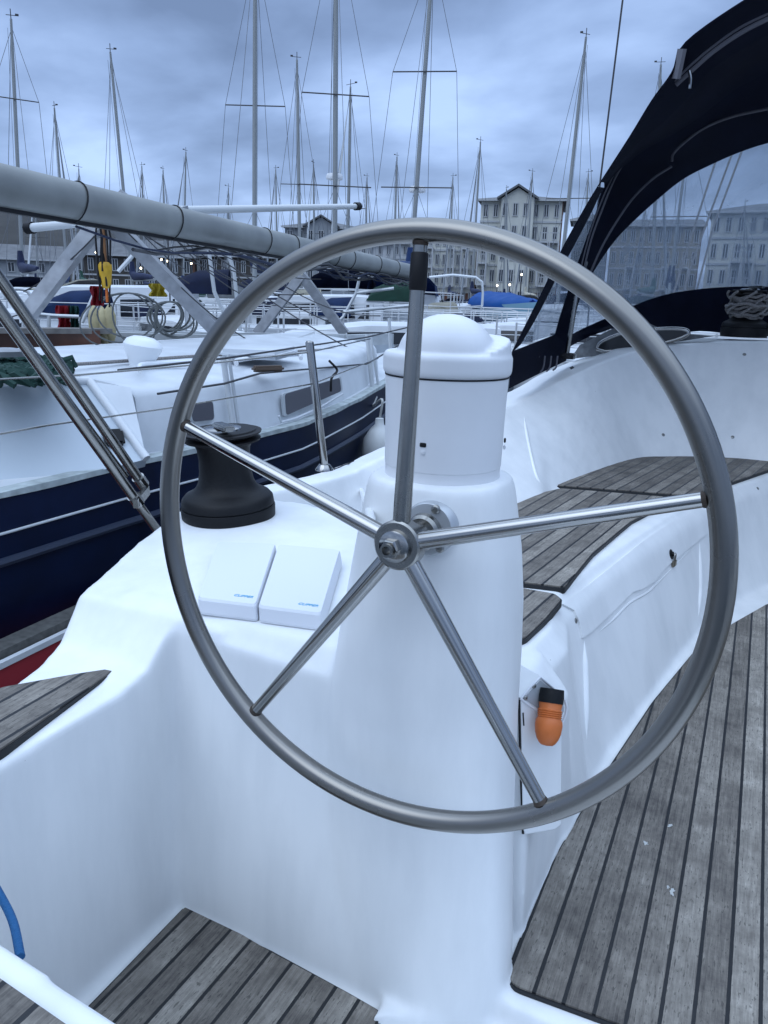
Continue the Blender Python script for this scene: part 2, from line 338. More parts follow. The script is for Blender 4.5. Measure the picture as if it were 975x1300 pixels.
# ---- steering wheel
WC = V((-.399, .830, .856)); WN = V((-.014, .999, -.046)).normalized(); WR = .370
def onwheel(x, y):
    d = ray(x, y); return EYE+d*((WC-EYE).dot(WN)/d.dot(WN))
WH = bpy.data.objects.new('steering_wheel', None); C.objects.link(WH); WH.parent = YR; WH.matrix_parent_inverse = Matrix.Translation(YR.location).inverted()
WH['label'] = 'large stainless steel steering wheel with five spokes'
WU, WW = frame_of(WN)
b = B(); tube(b, [WC+(WU*cos(a)+WW*sin(a))*WR for a in [2*pi*k/160 for k in range(160)]], .0138, 20, closed=True)
local('rim', b, RIMST, WH)
ends = [(535,292),(914,631),(693,1030),(317,911),(228,536)]
for i, e in enumerate(ends):
    d = (onwheel(*e)-WC).normalized(); b = B()
    tube(b, [WC+d*.024-WN*.0, WC+d*.06, WC+d*.2, WC+d*(WR-.012)], [.0112,.0112,.0098,.0083], 20)
    s = local('spoke', b, SHINY if i else STEEL, WH)
    b = B(); tube(b, [WC+d*(WR-.0165), WC+d*(WR-.0115)], [.0087,.0100], 16); local('weld', b, RUST, WH)
    if i == 0:
        b = B(); tube(b, [WC+d*(WR-.066), WC+d*(WR-.064), WC+d*(WR-.026), WC+d*(WR-.024)], [.0092,.0105,.0103,.009], 20); local('marker_sleeve', b, DARK, WH)
b = B(); lathe(b, [(0,.012),(.029,.012),(.0315,.009),(.0315,-.010),(.029,-.0125),(0,-.0125)], WC, WN, 40); local('hub', b, STEEL, WH, angle=30)
b = B(); lathe(b, [(0,-.010),(.021,-.0125),(.020,-.019),(.015,-.021),(0,-.021)], WC, WN, 40); local('hub_boss', b, SHINY, WH, angle=30)
b = B(); lathe(b, [(.011,-.019),(.0125,-.022),(.0125,-.030),(.011,-.034),(.0065,-.034),(.0065,-.024),(0,-.024)], WC, WN, 6); local('hub_nut', b, SHINY, WH, angle=20)
b = B(); lathe(b, [(.0,-.0245),(.006,-.0245),(.006,-.034),(.0085,-.036),(.0085,-.040),(.0055,-.040),(.0055,-.028),(0,-.028)], WC, WN, 24); local('shaft_tip', b, STEEL, WH, angle=30)
b = B(); tube(b, [WC+WN*.01, WC+WN*.20], .016, 24); local('shaft', b, STEEL, WH)
_l, _n, _i, FD = BVH.ray_cast(WC+WN*.03, WN); FD = FD+.03-.137-.010
b = B(); lathe(b, [(r_, z_+FD) for r_, z_ in [(0,.124),(.020,.124),(.024,.128),(.026,.14),(0,.14)]], WC, WN, 40); local('shaft_collar', b, STEEL, WH, angle=30)
fl = bpy.data.objects.new('x', None)
b = B(); lathe(b, [(r_, z_+FD) for r_, z_ in [(0,.137),(.034,.137),(.0365,.140),(.0365,.18),(0,.18)]], WC+V((.004,0,.004)), WN, 48); FLG = obj('shaft_flange', b, mat('flange_metal', (.5,.52,.54), .4, .6), YR)
bpy.data.objects.remove(fl)
SCR = mat('screw_metal', (.30,.30,.29), .35, 1)
def screw(p, n, parent, r=.005):
    b = B(); lathe(b, [(0,-.003),(r,-.003),(r,.0008),(r*.7,.0022),(r*.35,.0024),(r*.3,.0008),(0,.0008)], p, n, 16); return obj('screw', b, SCR, parent, angle=30)
for a in (70, 190, 310):
    t = radians(a); q = WC+V((.004,0,.004))+WN*(.136+FD)+(V((1,0,0))*cos(t)+V((0,0,1))*sin(t))*.0305; screw(q, -WN, FLG, .006)
# ---- compass binnacle
b = B(); R0 = .1
lathe(b, [(r_*KS, fz(z_)) for r_, z_ in [(0,.885),(.0895,.885),(.090,.889),(.089,.8935),(.089,.905),(.090,.907),(.0915,1.0),(.093,1.045),(0,1.045)]], CP, (0,0,1), 64)
BIN = obj('compass_housing', b, WHITEP, YR, angle=25)
b = B(); lathe(b, [(r_*KS, fz(z_)) for r_, z_ in [(0,.880),(.092,.880),(.092,.886),(0,.886)]], CP, (0,0,1), 64); obj('dark_ring', b, DARK, BIN)  # dark ring drawing the line at the housing foot
b = B(); lathe(b, [(r_*KS, fz(z_)) for r_, z_ in [(0,1.0405),(.0936,1.0405),(.0936,1.0430),(0,1.0430)]], CP, (0,0,1), 64); obj('dark_ring', b, DARK, BIN)  # thin dark ring drawing the line under the lid
m = B(); lathe(m, [(r_*KS, fz(z_)) for r_, z_ in [(0,1.043),(.0945,1.043),(.097,1.05),(.097,1.070),(.093,1.076),(0,1.078)]], CP, (0,0,1), 64)
# raised rear collar of the hood
for k in range(22):
    a0 = radians(-35+k*9); a1 = radians(-35+(k+1)*9+1); h0 = .030*sin(pi*(k+.5)/22)**.6
    loft(m, [[CP+V((cos(a)*r*KS, sin(a)*r*KS, fz(z))) for r, z in ((.05,1.06),(.096,1.06),(.092,1.070+h0),(.05,1.074+h0))] for a in (a0, a1)])
t = B(); bmesh.ops.create_uvsphere(t, u_segments=48, v_segments=24, radius=1)
for v in t.verts:
    v.co = V((v.co.x*.074, v.co.y*.072, v.co.z*.064))*KS; v.co += CP+V((.004, -.014, fz(1.067)))
me = bpy.data.meshes.new('t'); t.to_mesh(me); t.free(); m.from_mesh(me)
HOOD = solidify_moulding(m, 'hood', .0028, 3, BIN, WHITEP); HOOD.matrix_parent_inverse = Matrix.Identity(4)
def facing(pt, d, w, h, t, mt, nm, par, up=(0,0,1), bev=.0):
    d = V(d).normalized(); u = V(up).cross(d).normalized(); w2 = d.cross(u)
    M = Matrix((u, w2, d)).transposed(); b = B(); box(b, pt, (w, h, t), M, bev); return obj(nm, b, mt, par, angle=30)
for (x, y) in ((537,565),(641,559)):
    d = ray(x, y); dd = V((d.x, d.y)); oo = V((EYE.x-CP.x, EYE.y-CP.y)); A = dd.dot(dd); Bq = 2*oo.dot(dd); Cc = oo.dot(oo)-(.0905*KS)**2
    disc = Bq*Bq-4*A*Cc
    tt = (-Bq-sqrt(max(disc, 0)))/(2*A); p = EYE+d*tt; nn = V((p.x-CP.x, p.y-CP.y, 0)).normalized()
    facing(p, nn, .009, .006, .003, DARK, 'catch', BIN, bev=.0008)
    facing(p-V((0,0,.010)), nn, .007, .006, .004, WHITEP, 'catch_button', BIN, bev=.0012)
# ------------------------------------------------------------------ details on our yacht
def pl(x, y, p0, n):
    d = ray(x, y); return EYE+d*((p0-EYE).dot(n)/d.dot(n))
DN = V((0, -.10, 1)).normalized(); D0 = V((-1.0, 1.0, .603))
def text_mesh(s, size, o, xd, yd, mt, parent, name='lettering', th=.0006):
    cu = bpy.data.curves.new('t', 'FONT'); cu.body = s; cu.size = size; cu.extrude = th/2; cu.align_x = 'CENTER'; cu.align_y = 'CENTER'; cu.shear = .2
    to = bpy.data.objects.new('t', cu); C.objects.link(to); dg = bpy.context.evaluated_depsgraph_get()
    me = bpy.data.meshes.new_from_object(to.evaluated_get(dg)); bpy.data.objects.remove(to)
    xd = xd.normalized(); zd = xd.cross(yd).normalized(); yd = zd.cross(xd)
    me.transform(Matrix.Translation(o) @ Matrix((xd, yd, zd)).transposed().to_4x4())
    me.materials.clear(); me.name = name; ob = link(name, me, mt, None); ob.parent = parent
    if parent.type == 'EMPTY': ob.matrix_parent_inverse = Matrix.Translation(parent.location).inverted()
    return ob
for q, tx, lab in (([(277,688),(349,690),(324,767),(252,758)], (309,757), 'white plastic instrument cover on the dash, the one nearer the black winch'),
              ([(354,691),(431,698),(407,778),(329,768)], (391,768), 'white plastic instrument cover on the dash, the one nearer the steering pedestal')):
    H = .026; top = [pl(x, y, D0+DN*H, DN) for x, y in q]; c = sum(top, V())/4
    tp = rounded(top, .010, 4); low = [c+(p-c)*1.05+V((.004,-.004,0))-DN*(H-.002) for p in tp]; mid = [p+(p-c).normalized()*.004-DN*.004 for p in tp]
    b = B(); loft(b, [[p-DN*.004 for p in low], low, mid, tp])
    o = obj('instrument_cover', b, COVERP, None, angle=14); tag(o, lab, 'cover', 'instrument covers on the dash')
    tc = pl(*tx, D0+DN*H, DN)+DN*.0004
    text_mesh('CLIPPER', .0105, tc, top[2]-top[3], top[1]-top[2], BLUEI, o)
# winches
def winch(px, z, s, lab, tilt=(0,0,1), ax='z'):
    base = P(*px, ax, z); up = V(tilt).normalized()
    w = bpy.data.objects.new('winch', None); C.objects.link(w); w.parent = YR; w.matrix_parent_inverse = Matrix.Translation(YR.location).inverted(); w['label'] = lab
    S = lambda pr: [(r*s, h*s*.94) for r, h in pr]
    b = B(); lathe(b, S([(0,-.015),(.108,-.015),(.110,.028),(.108,.033),(.1065,.033)]+[(.1065,.034)]+[(.0,.034)]), base, up, 64); local('base_ring', b, BLACK, w, angle=35)
    b = B(); lathe(b, S([(.1,.034),(.108,.036),(.106,.052),(.098,.062),(.082,.070),(.071,.080),(.064,.096),(.060,.12),(.0585,.15),(.061,.178),(.066,.190)]+[(0,.192)]), base, up, 64); local('drum', b, BLACK, w, angle=35)
    b = B(); lathe(b, S([(0,.19),(.066,.190),(.086,.197),(.087,.201),(.064,.204),(.062,.209),(.088,.214),(.090,.219),(.062,.222),(.0,.222)]), base, up, 64); local('self_tailing_jaws', b, DARK, w, angle=25)
    b = B(); lathe(b, S([(0,.2205),(.078,.2215),(.076,.2235),(0,.2235)]), base, up, 48); local('top_plate', b, BLACK, w)
    b = B(); lathe(b, S([(0,.218),(.046,.220),(.044,.227),(.036,.231),(.012,.232),(.013,.231),(0,.231)]), base, up, 48)
    box(b, base+up*.223*s+V((.03*s,-.03*s,0)), (.075*s,.026*s,.012*s), Matrix.Rotation(radians(-30), 3, 'Z'), .003*s); local('chrome_cap', b, SHINY, w, angle=30)
    return base, up
winch((291,656), .63, 1.02, 'black self tailing winch on the port coaming, its chrome cap level with the wheel rim', (-.03,-.05,1))
hp, hn = hit(944, 430)
wb, wu = winch((944,424), 4.55, 1.05, 'black winch on the cabin top wrapped in rope', ax='y')
b = B()
for k in range(9):
    rr = (.067+.010*sin(k*2.1)+.012*(1-abs(k-4)/4))*1.12; h = (.078+k*.0125)*1.12; ph = k*1.3
    tube(b, [wb+V((rr*(1+.06*sin(a*5+ph))*cos(a), rr*(1+.05*cos(a*4+ph))*sin(a), h+.006*sin(a*2+ph)+.004*sin(a*7))) for a in [2*pi*j/60 for j in range(60)]], .0075, 8, closed=True)
for k in range(7):
    a0 = k*.9; tube(b, [wb+V(((.085+.008*sin(t*3))*1.12*cos(a0+t*.5), (.085+.008*sin(t*3))*1.12*sin(a0+t*.5), (.09+.10*(t/3))*1.12)) for t in [j*.3 for j in range(11)]], .0065, 8)
tag(obj('winch_rope', b, ROPEM), 'grey frayed rope wound round the winch on the cabin top', 'rope')
# folded frame tubes at the left, three running together into one leg
ff = bpy.data.objects.new('folded_frame', None); C.objects.link(ff); ff.parent = YR; ff.matrix_parent_inverse = Matrix.Translation(YR.location).inverted(); ff['label'] = 'bundle of stainless steel tubes sloping down to the port deck edge'
def along(a, b, r, mt=STEEL, nm='frame_tube'):
    t = B(); tube(t, [a, b], r, 20); local(nm, t, mt, ff)
X0 = -1.30
along(P(-75,290,'x',X0), P(176,640,'x',X0), .0118); along(P(-60,268,'x',X0-.03), P(181,615,'x',X0-.03), .0118)
along(P(-70,300,'x',X0-.05), P(160,605,'x',X0-.05), .0070); along(P(165,625,'x',X0), P(206,682,'x',X0), .0105)
for (x, y), dx, rr in (((173,636),0,.0145), ((179,612),-.03,.0150)):
    a = P(x-4,y-6,'x',X0+dx); c = P(x+3,y+4,'x',X0+dx); t = B(); tube(t, [a, c], rr, 20); local('clamp', t, SHINY, ff)
t = B(); bar(t, P(172,640,'x',X0+.012), P(187,622,'x',X0-.02), .012, .022); local('hinge_plate', t, STEEL, ff)
# stanchion and guard wires
sb = P(412,594,'z',.63); st = P(393,433,'x',sb.x-.0)
b = B(); tube(b, [sb, st-V((0,0,.004)), st], [.0125,.0125,.009], 16); stn = obj('stanchion', b, SHINY, YR)
b = B(); lathe(b, [(0,0),(.03,0),(.03,.004),(.017,.02),(.0,.02)], sb-V((0,0,.008)), (0,0,1), 24); obj('stanchion_foot', b, SHINY, stn).matrix_parent_inverse = Matrix.Identity(4)
b = B(); tube(b, [P(-60,562,'x',-1.42), P(60,540,'x',-1.41), P(215,518,'x',-1.40), P(398,487,'x',sb.x), P(480,455,'x',-1.38)], .0022, 8); obj('guard_wire', b, STEEL, YR)
b = B(); tube(b, [P(-60,485,'x',-1.5), P(100,476,'x',-1.5), P(260,462,'x',-1.45), P(393,447,'x',sb.x), P(470,430,'x',-1.4)], .0024, 8); obj('guard_wire', b, STEEL, YR)
# hull of our yacht below the deck line
sec = []
for y, xo, z in [(-.6,-.90,.42),(0,-.97,.45),(.62,-1.05,.45),(.8,-1.10,.46),(1.33,-1.262,.56),(1.8,-1.36,.56),(3,-1.375,.58),(5,-1.36,.62),(7,-1.0,.68),(8.6,-.3,.75),(9.6,.62,.8)]:
    xc = .65; h = lambda x, q: xc+(x-xc)*q
    sec.append([V((xo,y,z)), V((h(xo,.97),y,-.1)), V((h(xo,.9),y,-.5)), V((h(xo,.6),y,-.8)), V((2*xc-h(xo,.6),y,-.8)), V((2*xc-h(xo,.9),y,-.5)), V((2*xc-h(xo,.97),y,-.1)), V((2*xc-xo,y,z)), V((2*xc-xo-.08,y,z-.02)), V((xo+.08 if xo < .5 else xo,y,z-.02))])
m = B()
vs = [[m.verts.new(p) for p in r[:8]] for r in sec]
for a, c in zip(vs, vs[1:]):
    for k in range(7): m.faces.new((a[k], a[k+1], c[k+1], c[k]))
obj('hull', m, GEL, YR)
# foredeck and cabin top ahead of the moulding
m = B(); prism(m, rounded([V((-1.36,4.4)), V((2.66,4.4)), V((2.3,7)), V((1.6,8.6)), V((.65,9.6)), V((-.3,8.6)), V((-1.0,7))], .2), .5, .63)
obj('foredeck', m, GEL, YR)
m = B(); prism(m, rounded([V((-.75,4.75)), V((2.05,4.75)), V((1.9,7.2)), V((-.6,7.2))], .25), .6, lambda x, y: .98-.05*(y-4.75)); obj('cabin_roof', m, GEL, YR)
m = B(); prism(m, rounded([V((1.62,1.0)), V((2.66,1.0)), V((2.66,4.42)), V((1.62,4.42))], .05), -.1, .6); obj('starboard_coaming', m, GEL, YR)
# screws and drain slots on the moulding
for x, y in [(945,450),(930,555),(842,552),(962,620),(731,788),(930,470)][:5]:
    p, n = hit(x, y)
    if p: screw(p, n, YR, .0085 if y < 600 else .007)
patch('drain_slot', [(423,591),(449,580),(450,582),(424,593)], DARK, .002, .003, YR, 4)
patch('drain_slot', [(723,467),(727,465),(729,467),(725,469)], DARK, .002, .003, YR, 4)
# locker lid over the seat front, mouldings beneath it
patch('locker_lid', [(712,768),(727,776),(733,790),(738,810),(748,803),(775,778),(801,752),(814,748),(830,738),(842,722),(868,700),(898,676),(901,648),(880,650),(850,664),(812,690),(775,720),(740,748)], GEL, .006, .012, YR, 5)
def ridge(pts, r, nm, mt=GEL, off=-.003):
    q = [hit(x, y) for x, y in pts]; q = [(a, n) for a, n in q if a]; b = B()
    c = spline([a+n*off for a, n in q], 6); k = len(c)
    tube(b, c, [r*(.25+.75*min(1, 4*i/k, 4*(k-1-i)/k)) for i in range(k)], 12); return obj(nm, b, mt, YR)
ridge([(742,812),(743,850),(744,895),(745,940)], .012, 'panel_ridge'); ridge([(888,685),(889,720),(889,752),(887,785)], .011, 'panel_ridge')
ridge([(745,815),(775,790),(800,765),(822,752),(840,735),(885,690)], .0055, 'panel_ridge')
ridge([(662,508),(668,545),(675,580),(683,608),(694,620)], .008, 'back_ridge'); ridge([(456,602),(460,622),(466,650),(470,680)], .007, 'back_ridge')
# hasp and padlock
p, n = hit(850, 704)
b = B(); lathe(b, [(0,0),(.017,0),(.017,.003),(.008,.005),(.008,.010),(0,.010)], p+n*.004, n, 24); HS = obj('hasp', b, BLACK, YR, angle=30)
dn = V((0,0,-1)); sd = dn.cross(n).normalized(); c = p+n*.020
b = B(); box(b, c+dn*.034, (.020,.013,.024), Matrix((sd, n, dn)).transposed(), .003); PD_ = tag(obj('padlock', b, BRASS, angle=30), 'small worn metal padlock hanging from the seat locker hasp', 'padlock')
b = B(); tube(b, spline([c+sd*.007+dn*.024, c+sd*.007+dn*.006, c+dn*-.001, c-sd*.007+dn*.006, c-sd*.007+dn*.024], 6), .0025, 10); obj('shackle', b, SHINY, PD_)
# white pocket beside the pedestal with the orange handle
PN = V((.80,-.60,.10)).normalized(); ph, pn_ = hit(703, 1000)
PO = ph+PN*(max((hit(x, y)[0]-ph).dot(PN) for x in (664,675,690,705,712) for y in (870,900,930,960,1000,1050))+.006)
def pk_(pts, off=0): return [pl(x, y, PO+PN*off, PN)+PN*0 for x, y in pts]
out = [(661,886),(686,858),(719,889),(720,905),(713,926),(712,1048),(704,1054),(667,1060),(664,1052)]
b = B(); f_ = pk_(out); loft(b, [[p-PN*.12 for p in f_], [p-PN*.0015 for p in f_], [(sum(f_, V())/len(f_)).lerp(p, .985) for p in f_]]); pk = obj('handle_pocket', b, GEL, YR, angle=30)
def on_pk(pts, r, mt, off, nm):
    b = B(); tube(b, pk_(pts, off), r, 10); o = obj(nm, b, mt, pk); o.matrix_parent_inverse = Matrix.Identity(4); return o
on_pk([(661,887),(673,872),(686,859),(702,873),(717,888),(720,897),(718,908),(711,924)], .0022, WHITEP, .001, 'pocket_rim'); on_pk([(661,887),(673,896),(686,904)], .0022, WHITEP, .001, 'pocket_rim')
on_pk([(659,886),(660,940),(662,1000),(664,1058)], .0022, DARK, -.003, 'pocket_seam'); on_pk([(664,905),(665,921)], .0012, DARK, .0005, 'pocket_slot')
b = B(); q = pk_([(665,887),(686,864),(703,878),(715,890),(716,902),(709,920),(686,901)], .0008); loft(b, [[p-PN*.004 for p in q], q]); o = obj('pocket_recess_shade', b, mat('recess_shade_grey', (.36,.38,.40), .5), pk, smooth=False); o.matrix_parent_inverse = Matrix.Identity(4)  # flat sheet on the pocket face, the recess's shade put into its grey
for x, y in ((678,871),(667,886)):
    s = screw(pk_([(x, y)], .001)[0], PN, pk, .0040); s.matrix_parent_inverse = Matrix.Identity(4)
S = pk_([(700,884)], .012)[0]; T = pk_([(694,947)], .034)[0]; ax = (T-S); Lh = ax.length
b = B(); lathe(b, [(0,-.012),(.0195,-.012),(.0205,.0),(.020,.011),(0,.011)], S, ax, 32); HD = obj('collar', b, BLACK, None, angle=35)
prof = [(0,.006),(.0175,.006),(.0190,.012),(.0178,.020)]
for k in range(4): prof += [(.0185,.021+k*.0033),(.0198,.022+k*.0033),(.0198,.0232+k*.0033),(.0185,.0242+k*.0033)]
prof += [(.0215,Lh*.50),(.0222,Lh*.58),(.0208,Lh*.74),(.0175,Lh*.86),(.0135,Lh*.94),(.0095,Lh*.985),(.0,Lh)]
root = thing('lever_handle', 'orange ribbed rubber handle with black collar in the white pocket', 'handle', S)
HD.parent = root; HD.matrix_parent_inverse = Matrix.Translation(S).inverted()
b = B(); lathe(b, prof, S, ax, 40); obj('grip', b, ORANGE, root, angle=50)
# blue rope loop at bottom left
b = B(); tube(b, spline([P(-50,1075,'y',.55), P(-20,1105,'y',.54), P(2,1140,'y',.53), P(17,1172,'y',.51), P(26,1215,'y',.48)], 8), .0055, 12)
tag(obj('blue_rope', b, mat('blue_rope', (.01,.10,.26), .8, bump=.5, bscale=300)), 'loop of blue rope hanging at the edge of the aft seat', 'rope')
# ------------------------------------------------------------------ sprayhood
SH = bpy.data.objects.new('sprayhood', None); C.objects.link(SH); SH.parent = YR; SH.matrix_parent_inverse = Matrix.Translation(YR.location).inverted(); SH['label'] = 'navy canvas sprayhood with clear windows over the cabin top'
VIN = vinyl('clear_vinyl', (.42,.50,.60), .26, 2.2); VIN2 = vinyl('cloudy_vinyl', (.36,.44,.54), .30, 5)
rows_px = [  # outer silhouette, window left, window right, front arch
 ((650,446),(660,437),(704,425),(727,421)), ((667,412),(680,403),(710,404),(731,394)), ((690,366),(706,352),(724,360),(742,364)),
 ((710,322),(727,313),(741,312),(762,330)), ((735,276),(750,269),(757,268),(781,304)), ((758,237),(766,238),(767,238),(800,284)),
 ((799,173),(806,190),(809,196),(835,252)), ((827,127),(842,160),(850,172),(868,226)), ((852,92),(874,128),(890,146),(905,207)),
 ((870,53),(905,92),(930,115),(940,192)), ((944,0),(975,50),(985,85),(978,180)), ((1010,-35),(1035,20),(1040,60),(1030,170)), ((1090,-60),(1100,0),(1100,45),(1090,163))]
def dy(i, c): return lerp((3.30,3.36,4.02,4.12)[c], (3.05,3.35,3.9,4.25)[c], min(1, i/8))
G = [[P(*q, 'y', dy(i, c)) for c, q in enumerate(r)] for i, r in enumerate(rows_px)]
XC = G[-1][0].x+.35
def sheet(grid, nm, mt, th=.004, smooth=True, sub=1):
    b = B(); vs = [[b.verts.new(p) for p in r] for r in grid]
    for a, c in zip(vs, vs[1:]):
        for k in range(len(a)-1):
            try: b.faces.new((a[k], a[k+1], c[k+1], c[k]))
            except ValueError: pass
    bmesh.ops.remove_doubles(b, verts=b.verts, dist=1e-4)
    bmesh.ops.recalc_face_normals(b, faces=b.faces[:])
    ex = bmesh.ops.extrude_face_region(b, geom=b.faces[:]); nv = [g for g in ex['geom'] if isinstance(g, bmesh.types.BMVert)]
    for v in nv: v.co -= v.normal*th if v.normal.length else V((0,0,th))
    bmesh.ops.recalc_face_normals(b, faces=b.faces[:]); return local(nm, b, mt, SH, angle=60)
mir = lambda p: V((2*XC-p.x, p.y, p.z))
def fine(col): return spline(col, 5)
cols = [fine([r[c] for r in G]) for c in range(4)]; kw = 5*5      # window rows end at index 5
g = list(zip(*cols))
sheet([(r[0], r[1]) for r in g[:kw+1]], 'hem', NAVYC); sheet([(r[2], r[3]) for r in g[:kw+1]], 'sleeve', NAVYC)
sheet([(r[1], r[1].lerp(r[2], .33), r[1].lerp(r[2], .67), r[2]) for r in g[:kw+1]], 'side_window', VIN2, .001)
top = [r for r in g[kw:]]+[tuple(mir(p) for p in r) for r in reversed(g)]
sheet([(r[0], r[0].lerp(r[1], .5)+V((0,0,.02)), r[1]+V((0,0,.02)), r[1].lerp(r[2], .5)+V((0,0,.015)), r[2], r[3]) for r in top], 'canvas_roof', NAVYC)
FB = [(727,424),(740,417),(776,401),(807,387),(845,374),(888,367),(930,364),(975,364),(1030,364),(1090,364)]
FBp = [P(*q, 'y', 4.3+.5*min(1, i/5)) for i, q in enumerate(FB)]
arch = cols[3]; na = len(arch)
def resamp(c, n):
    L = [0]
    for a, b_ in zip(c, c[1:]): L.append(L[-1]+(b_-a).length)
    out = []
    for k in range(n):
        t = L[-1]*k/(n-1); i = max(j for j in range(len(L)) if L[j] <= t+1e-9); i = min(i, len(c)-2)
        out.append(c[i].lerp(c[i+1], (t-L[i])/max(1e-9, L[i+1]-L[i])))
    return out
A1 = resamp(arch, 30); F1 = resamp(spline(FBp, 5), 30)
full_a = A1+[mir(p) for p in reversed(A1)]; full_f = F1+[mir(p) for p in reversed(F1)]
sheet([(a, a.lerp(f, .33), a.lerp(f, .66), f) for a, f in zip(full_a, full_f)], 'front_window', VIN, .001)
SB = [(722,440),(742,430),(778,416),(812,408),(848,424),(885,420),(930,424),(975,427),(1030,428),(1090,428)]
SBp = [P(*q, 'y', 4.35+.5*min(1, i/5)) for i, q in enumerate(SB)]
S1 = resamp(spline(SBp, 5), 30)
sheet([(f, f.lerp(s_, .3)+V((0,.02*sin(i*1.9),.0)), f.lerp(s_, .7)+V((0,-.03*cos(i*1.3),0)), s_) for i, (f, s_) in enumerate(zip(full_f, S1+[mir(p) for p in reversed(S1)]))], 'front_skirt', NAVYC)
# lower side skirt with ragged foot
sk = [(650,446),(704,428),(727,423)]; lo = [(646,494),(672,480),(690,470),(716,459),(722,452)]
sheet([(P(650,446,'y',3.3), P(704,425,'y',4.02), P(727,421,'y',4.12)), (P(648,470,'y',3.31), P(684,456,'y',3.7), P(722,440,'y',4.1)), (P(646,493,'y',3.32), P(676,478,'y',3.6), P(718,458,'y',4.08))], 'side_skirt', NAVYC)
b = B()
for k in range(5):
    x = 676+k*8; tube(b, spline([P(x,452,'y',3.7), P(x-2,466,'y',3.68), P(x-6,476-k*1.5,'y',3.66)], 4), .004, 6)
local('skirt_lacing', b, ZIP, SH)
def zipline(pts, y, r=.006, nm='zip', mt=ZIP):
    b = B(); tube(b, spline([P(*q, 'y', y-.02) for q in pts], 6), r, 8); local(nm, b, mt, SH)
zipline([(800,193),(780,228),(765,265),(752,300),(744,330),(740,350)], 3.85, .0045); zipline([(796,193),(776,228),(760,265),(748,300),(740,330),(736,350)], 3.85, .0035)
zipline([(853,211),(830,226),(805,250),(785,278),(765,312),(750,345)], 4.0, .0055); zipline([(975,138),(930,148),(895,162),(870,180),(855,195),(853,205)], 4.0, .006)
zipline([(858,108),(880,88),(905,66),(940,42),(975,24),(1010,10)], 3.15, .008); zipline([(856,103),(878,82),(903,61),(938,36),(975,18),(1010,4)], 3.15, .005)
b = B(); bar(b, P(866,62,'y',3.03), P(858,100,'y',3.05), .012, .05); local('webbing_tab', b, mat('webbing', (.12,.12,.14), .8), SH)
b = B(); tube(b, spline([P(875,90,'y',3.1), P(877,100,'y',3.1), P(876,112,'y',3.1)], 3), .006, 8); local('zip_pull', b, SHINY, SH)
b = B(); tube(b, spline([P(720,448,'y',4.0), P(727,405,'y',4.0), P(734,365,'y',4.02), P(744,332,'y',4.04)], 5), .0125, 12); local('hoop_tube', b, STEEL, SH)
b = B(); box(b, P(722,452,'y',3.98), (.07,.05,.03), None, .006); local('hoop_foot', b, SHINY, SH, angle=30)
# cabin side strip with the chromed portlight
m = B(); q = [(724,456),(736,438),(776,418),(812,406),(848,422),(905,427),(820,440),(770,450)]
loft(m, [[P(*a, 'y', 4.32) for a in q], [P(*a, 'y', 4.32)+V((0,.04,0)) for a in q]]); obj('cabin_side', m, mat('grey_nonslip', (.16,.17,.18), .7, noise_amt=.4, nscale=30), YR, smooth=False)
q = spline([(P(*a, 'y', 4.27)) for a in [(758,443),(764,434),(792,423),(835,418),(866,418),(874,423),(862,430),(835,437),(795,444),(768,446)]], 4)
m = B(); tube(m, q, .011, 12, closed=True); PF = obj('portlight', m, SHINY, YR, angle=60)
m = B(); loft(m, [q, [p-V((0,.008,0)) for p in q]]); obj('pane', m, mat('dark_glass', (.02,.022,.025), .08), PF, smooth=False).matrix_parent_inverse = Matrix.Identity(4)
# running rigging of our own yacht, seen through the front window
for (a, c, y) in (((910,200),(868,330),6.0), ((932,188),(880,330),6.1), ((944,186),(905,290),6.2)):
    b = B(); tube(b, [P(*a, 'y', y)+V((0,0,0)), P(a[0]+(a[0]-c[0])*1.6, a[1]+(a[1]-c[1])*1.6, 'y', y), ][::-1]+[P(*c, 'y', y), V((P(*c, 'y', y).x-.1, y, .9))], .008, 6); obj('halyard', b, ROPEM, YR)
b = B(); tube(b, [P(793,-20,'y',5.6), P(762,230,'y',5.5), V((P(757,300,'y',5.5).x, 5.5, .63))], .006, 8); obj('shroud', b, mat('wire', (.06,.06,.065), .5, .6), YR)

# white paint scuffs trodden into the cockpit sole
SCF = mat('paint_scuff', (.42,.43,.42), .8); random.seed(21)
SOLE = [o for o in YR.children if o.name.startswith('teak_panel')][0]
for (x, y, r) in ((851,1048,.011),(820,1070,.010),(853,1132,.013),(848,1126,.006)):
    b = B(); c = P(x, y, 'z', .0745)
    vs = [b.verts.new(c+V((cos(a)*r*random.uniform(.2,1.1)*.6, sin(a)*r*random.uniform(.2,1.1), 0))) for a in [2*pi*k/15 for k in range(15)]]
    b.faces.new(vs); obj('paint_scuff', b, SCF, SOLE)
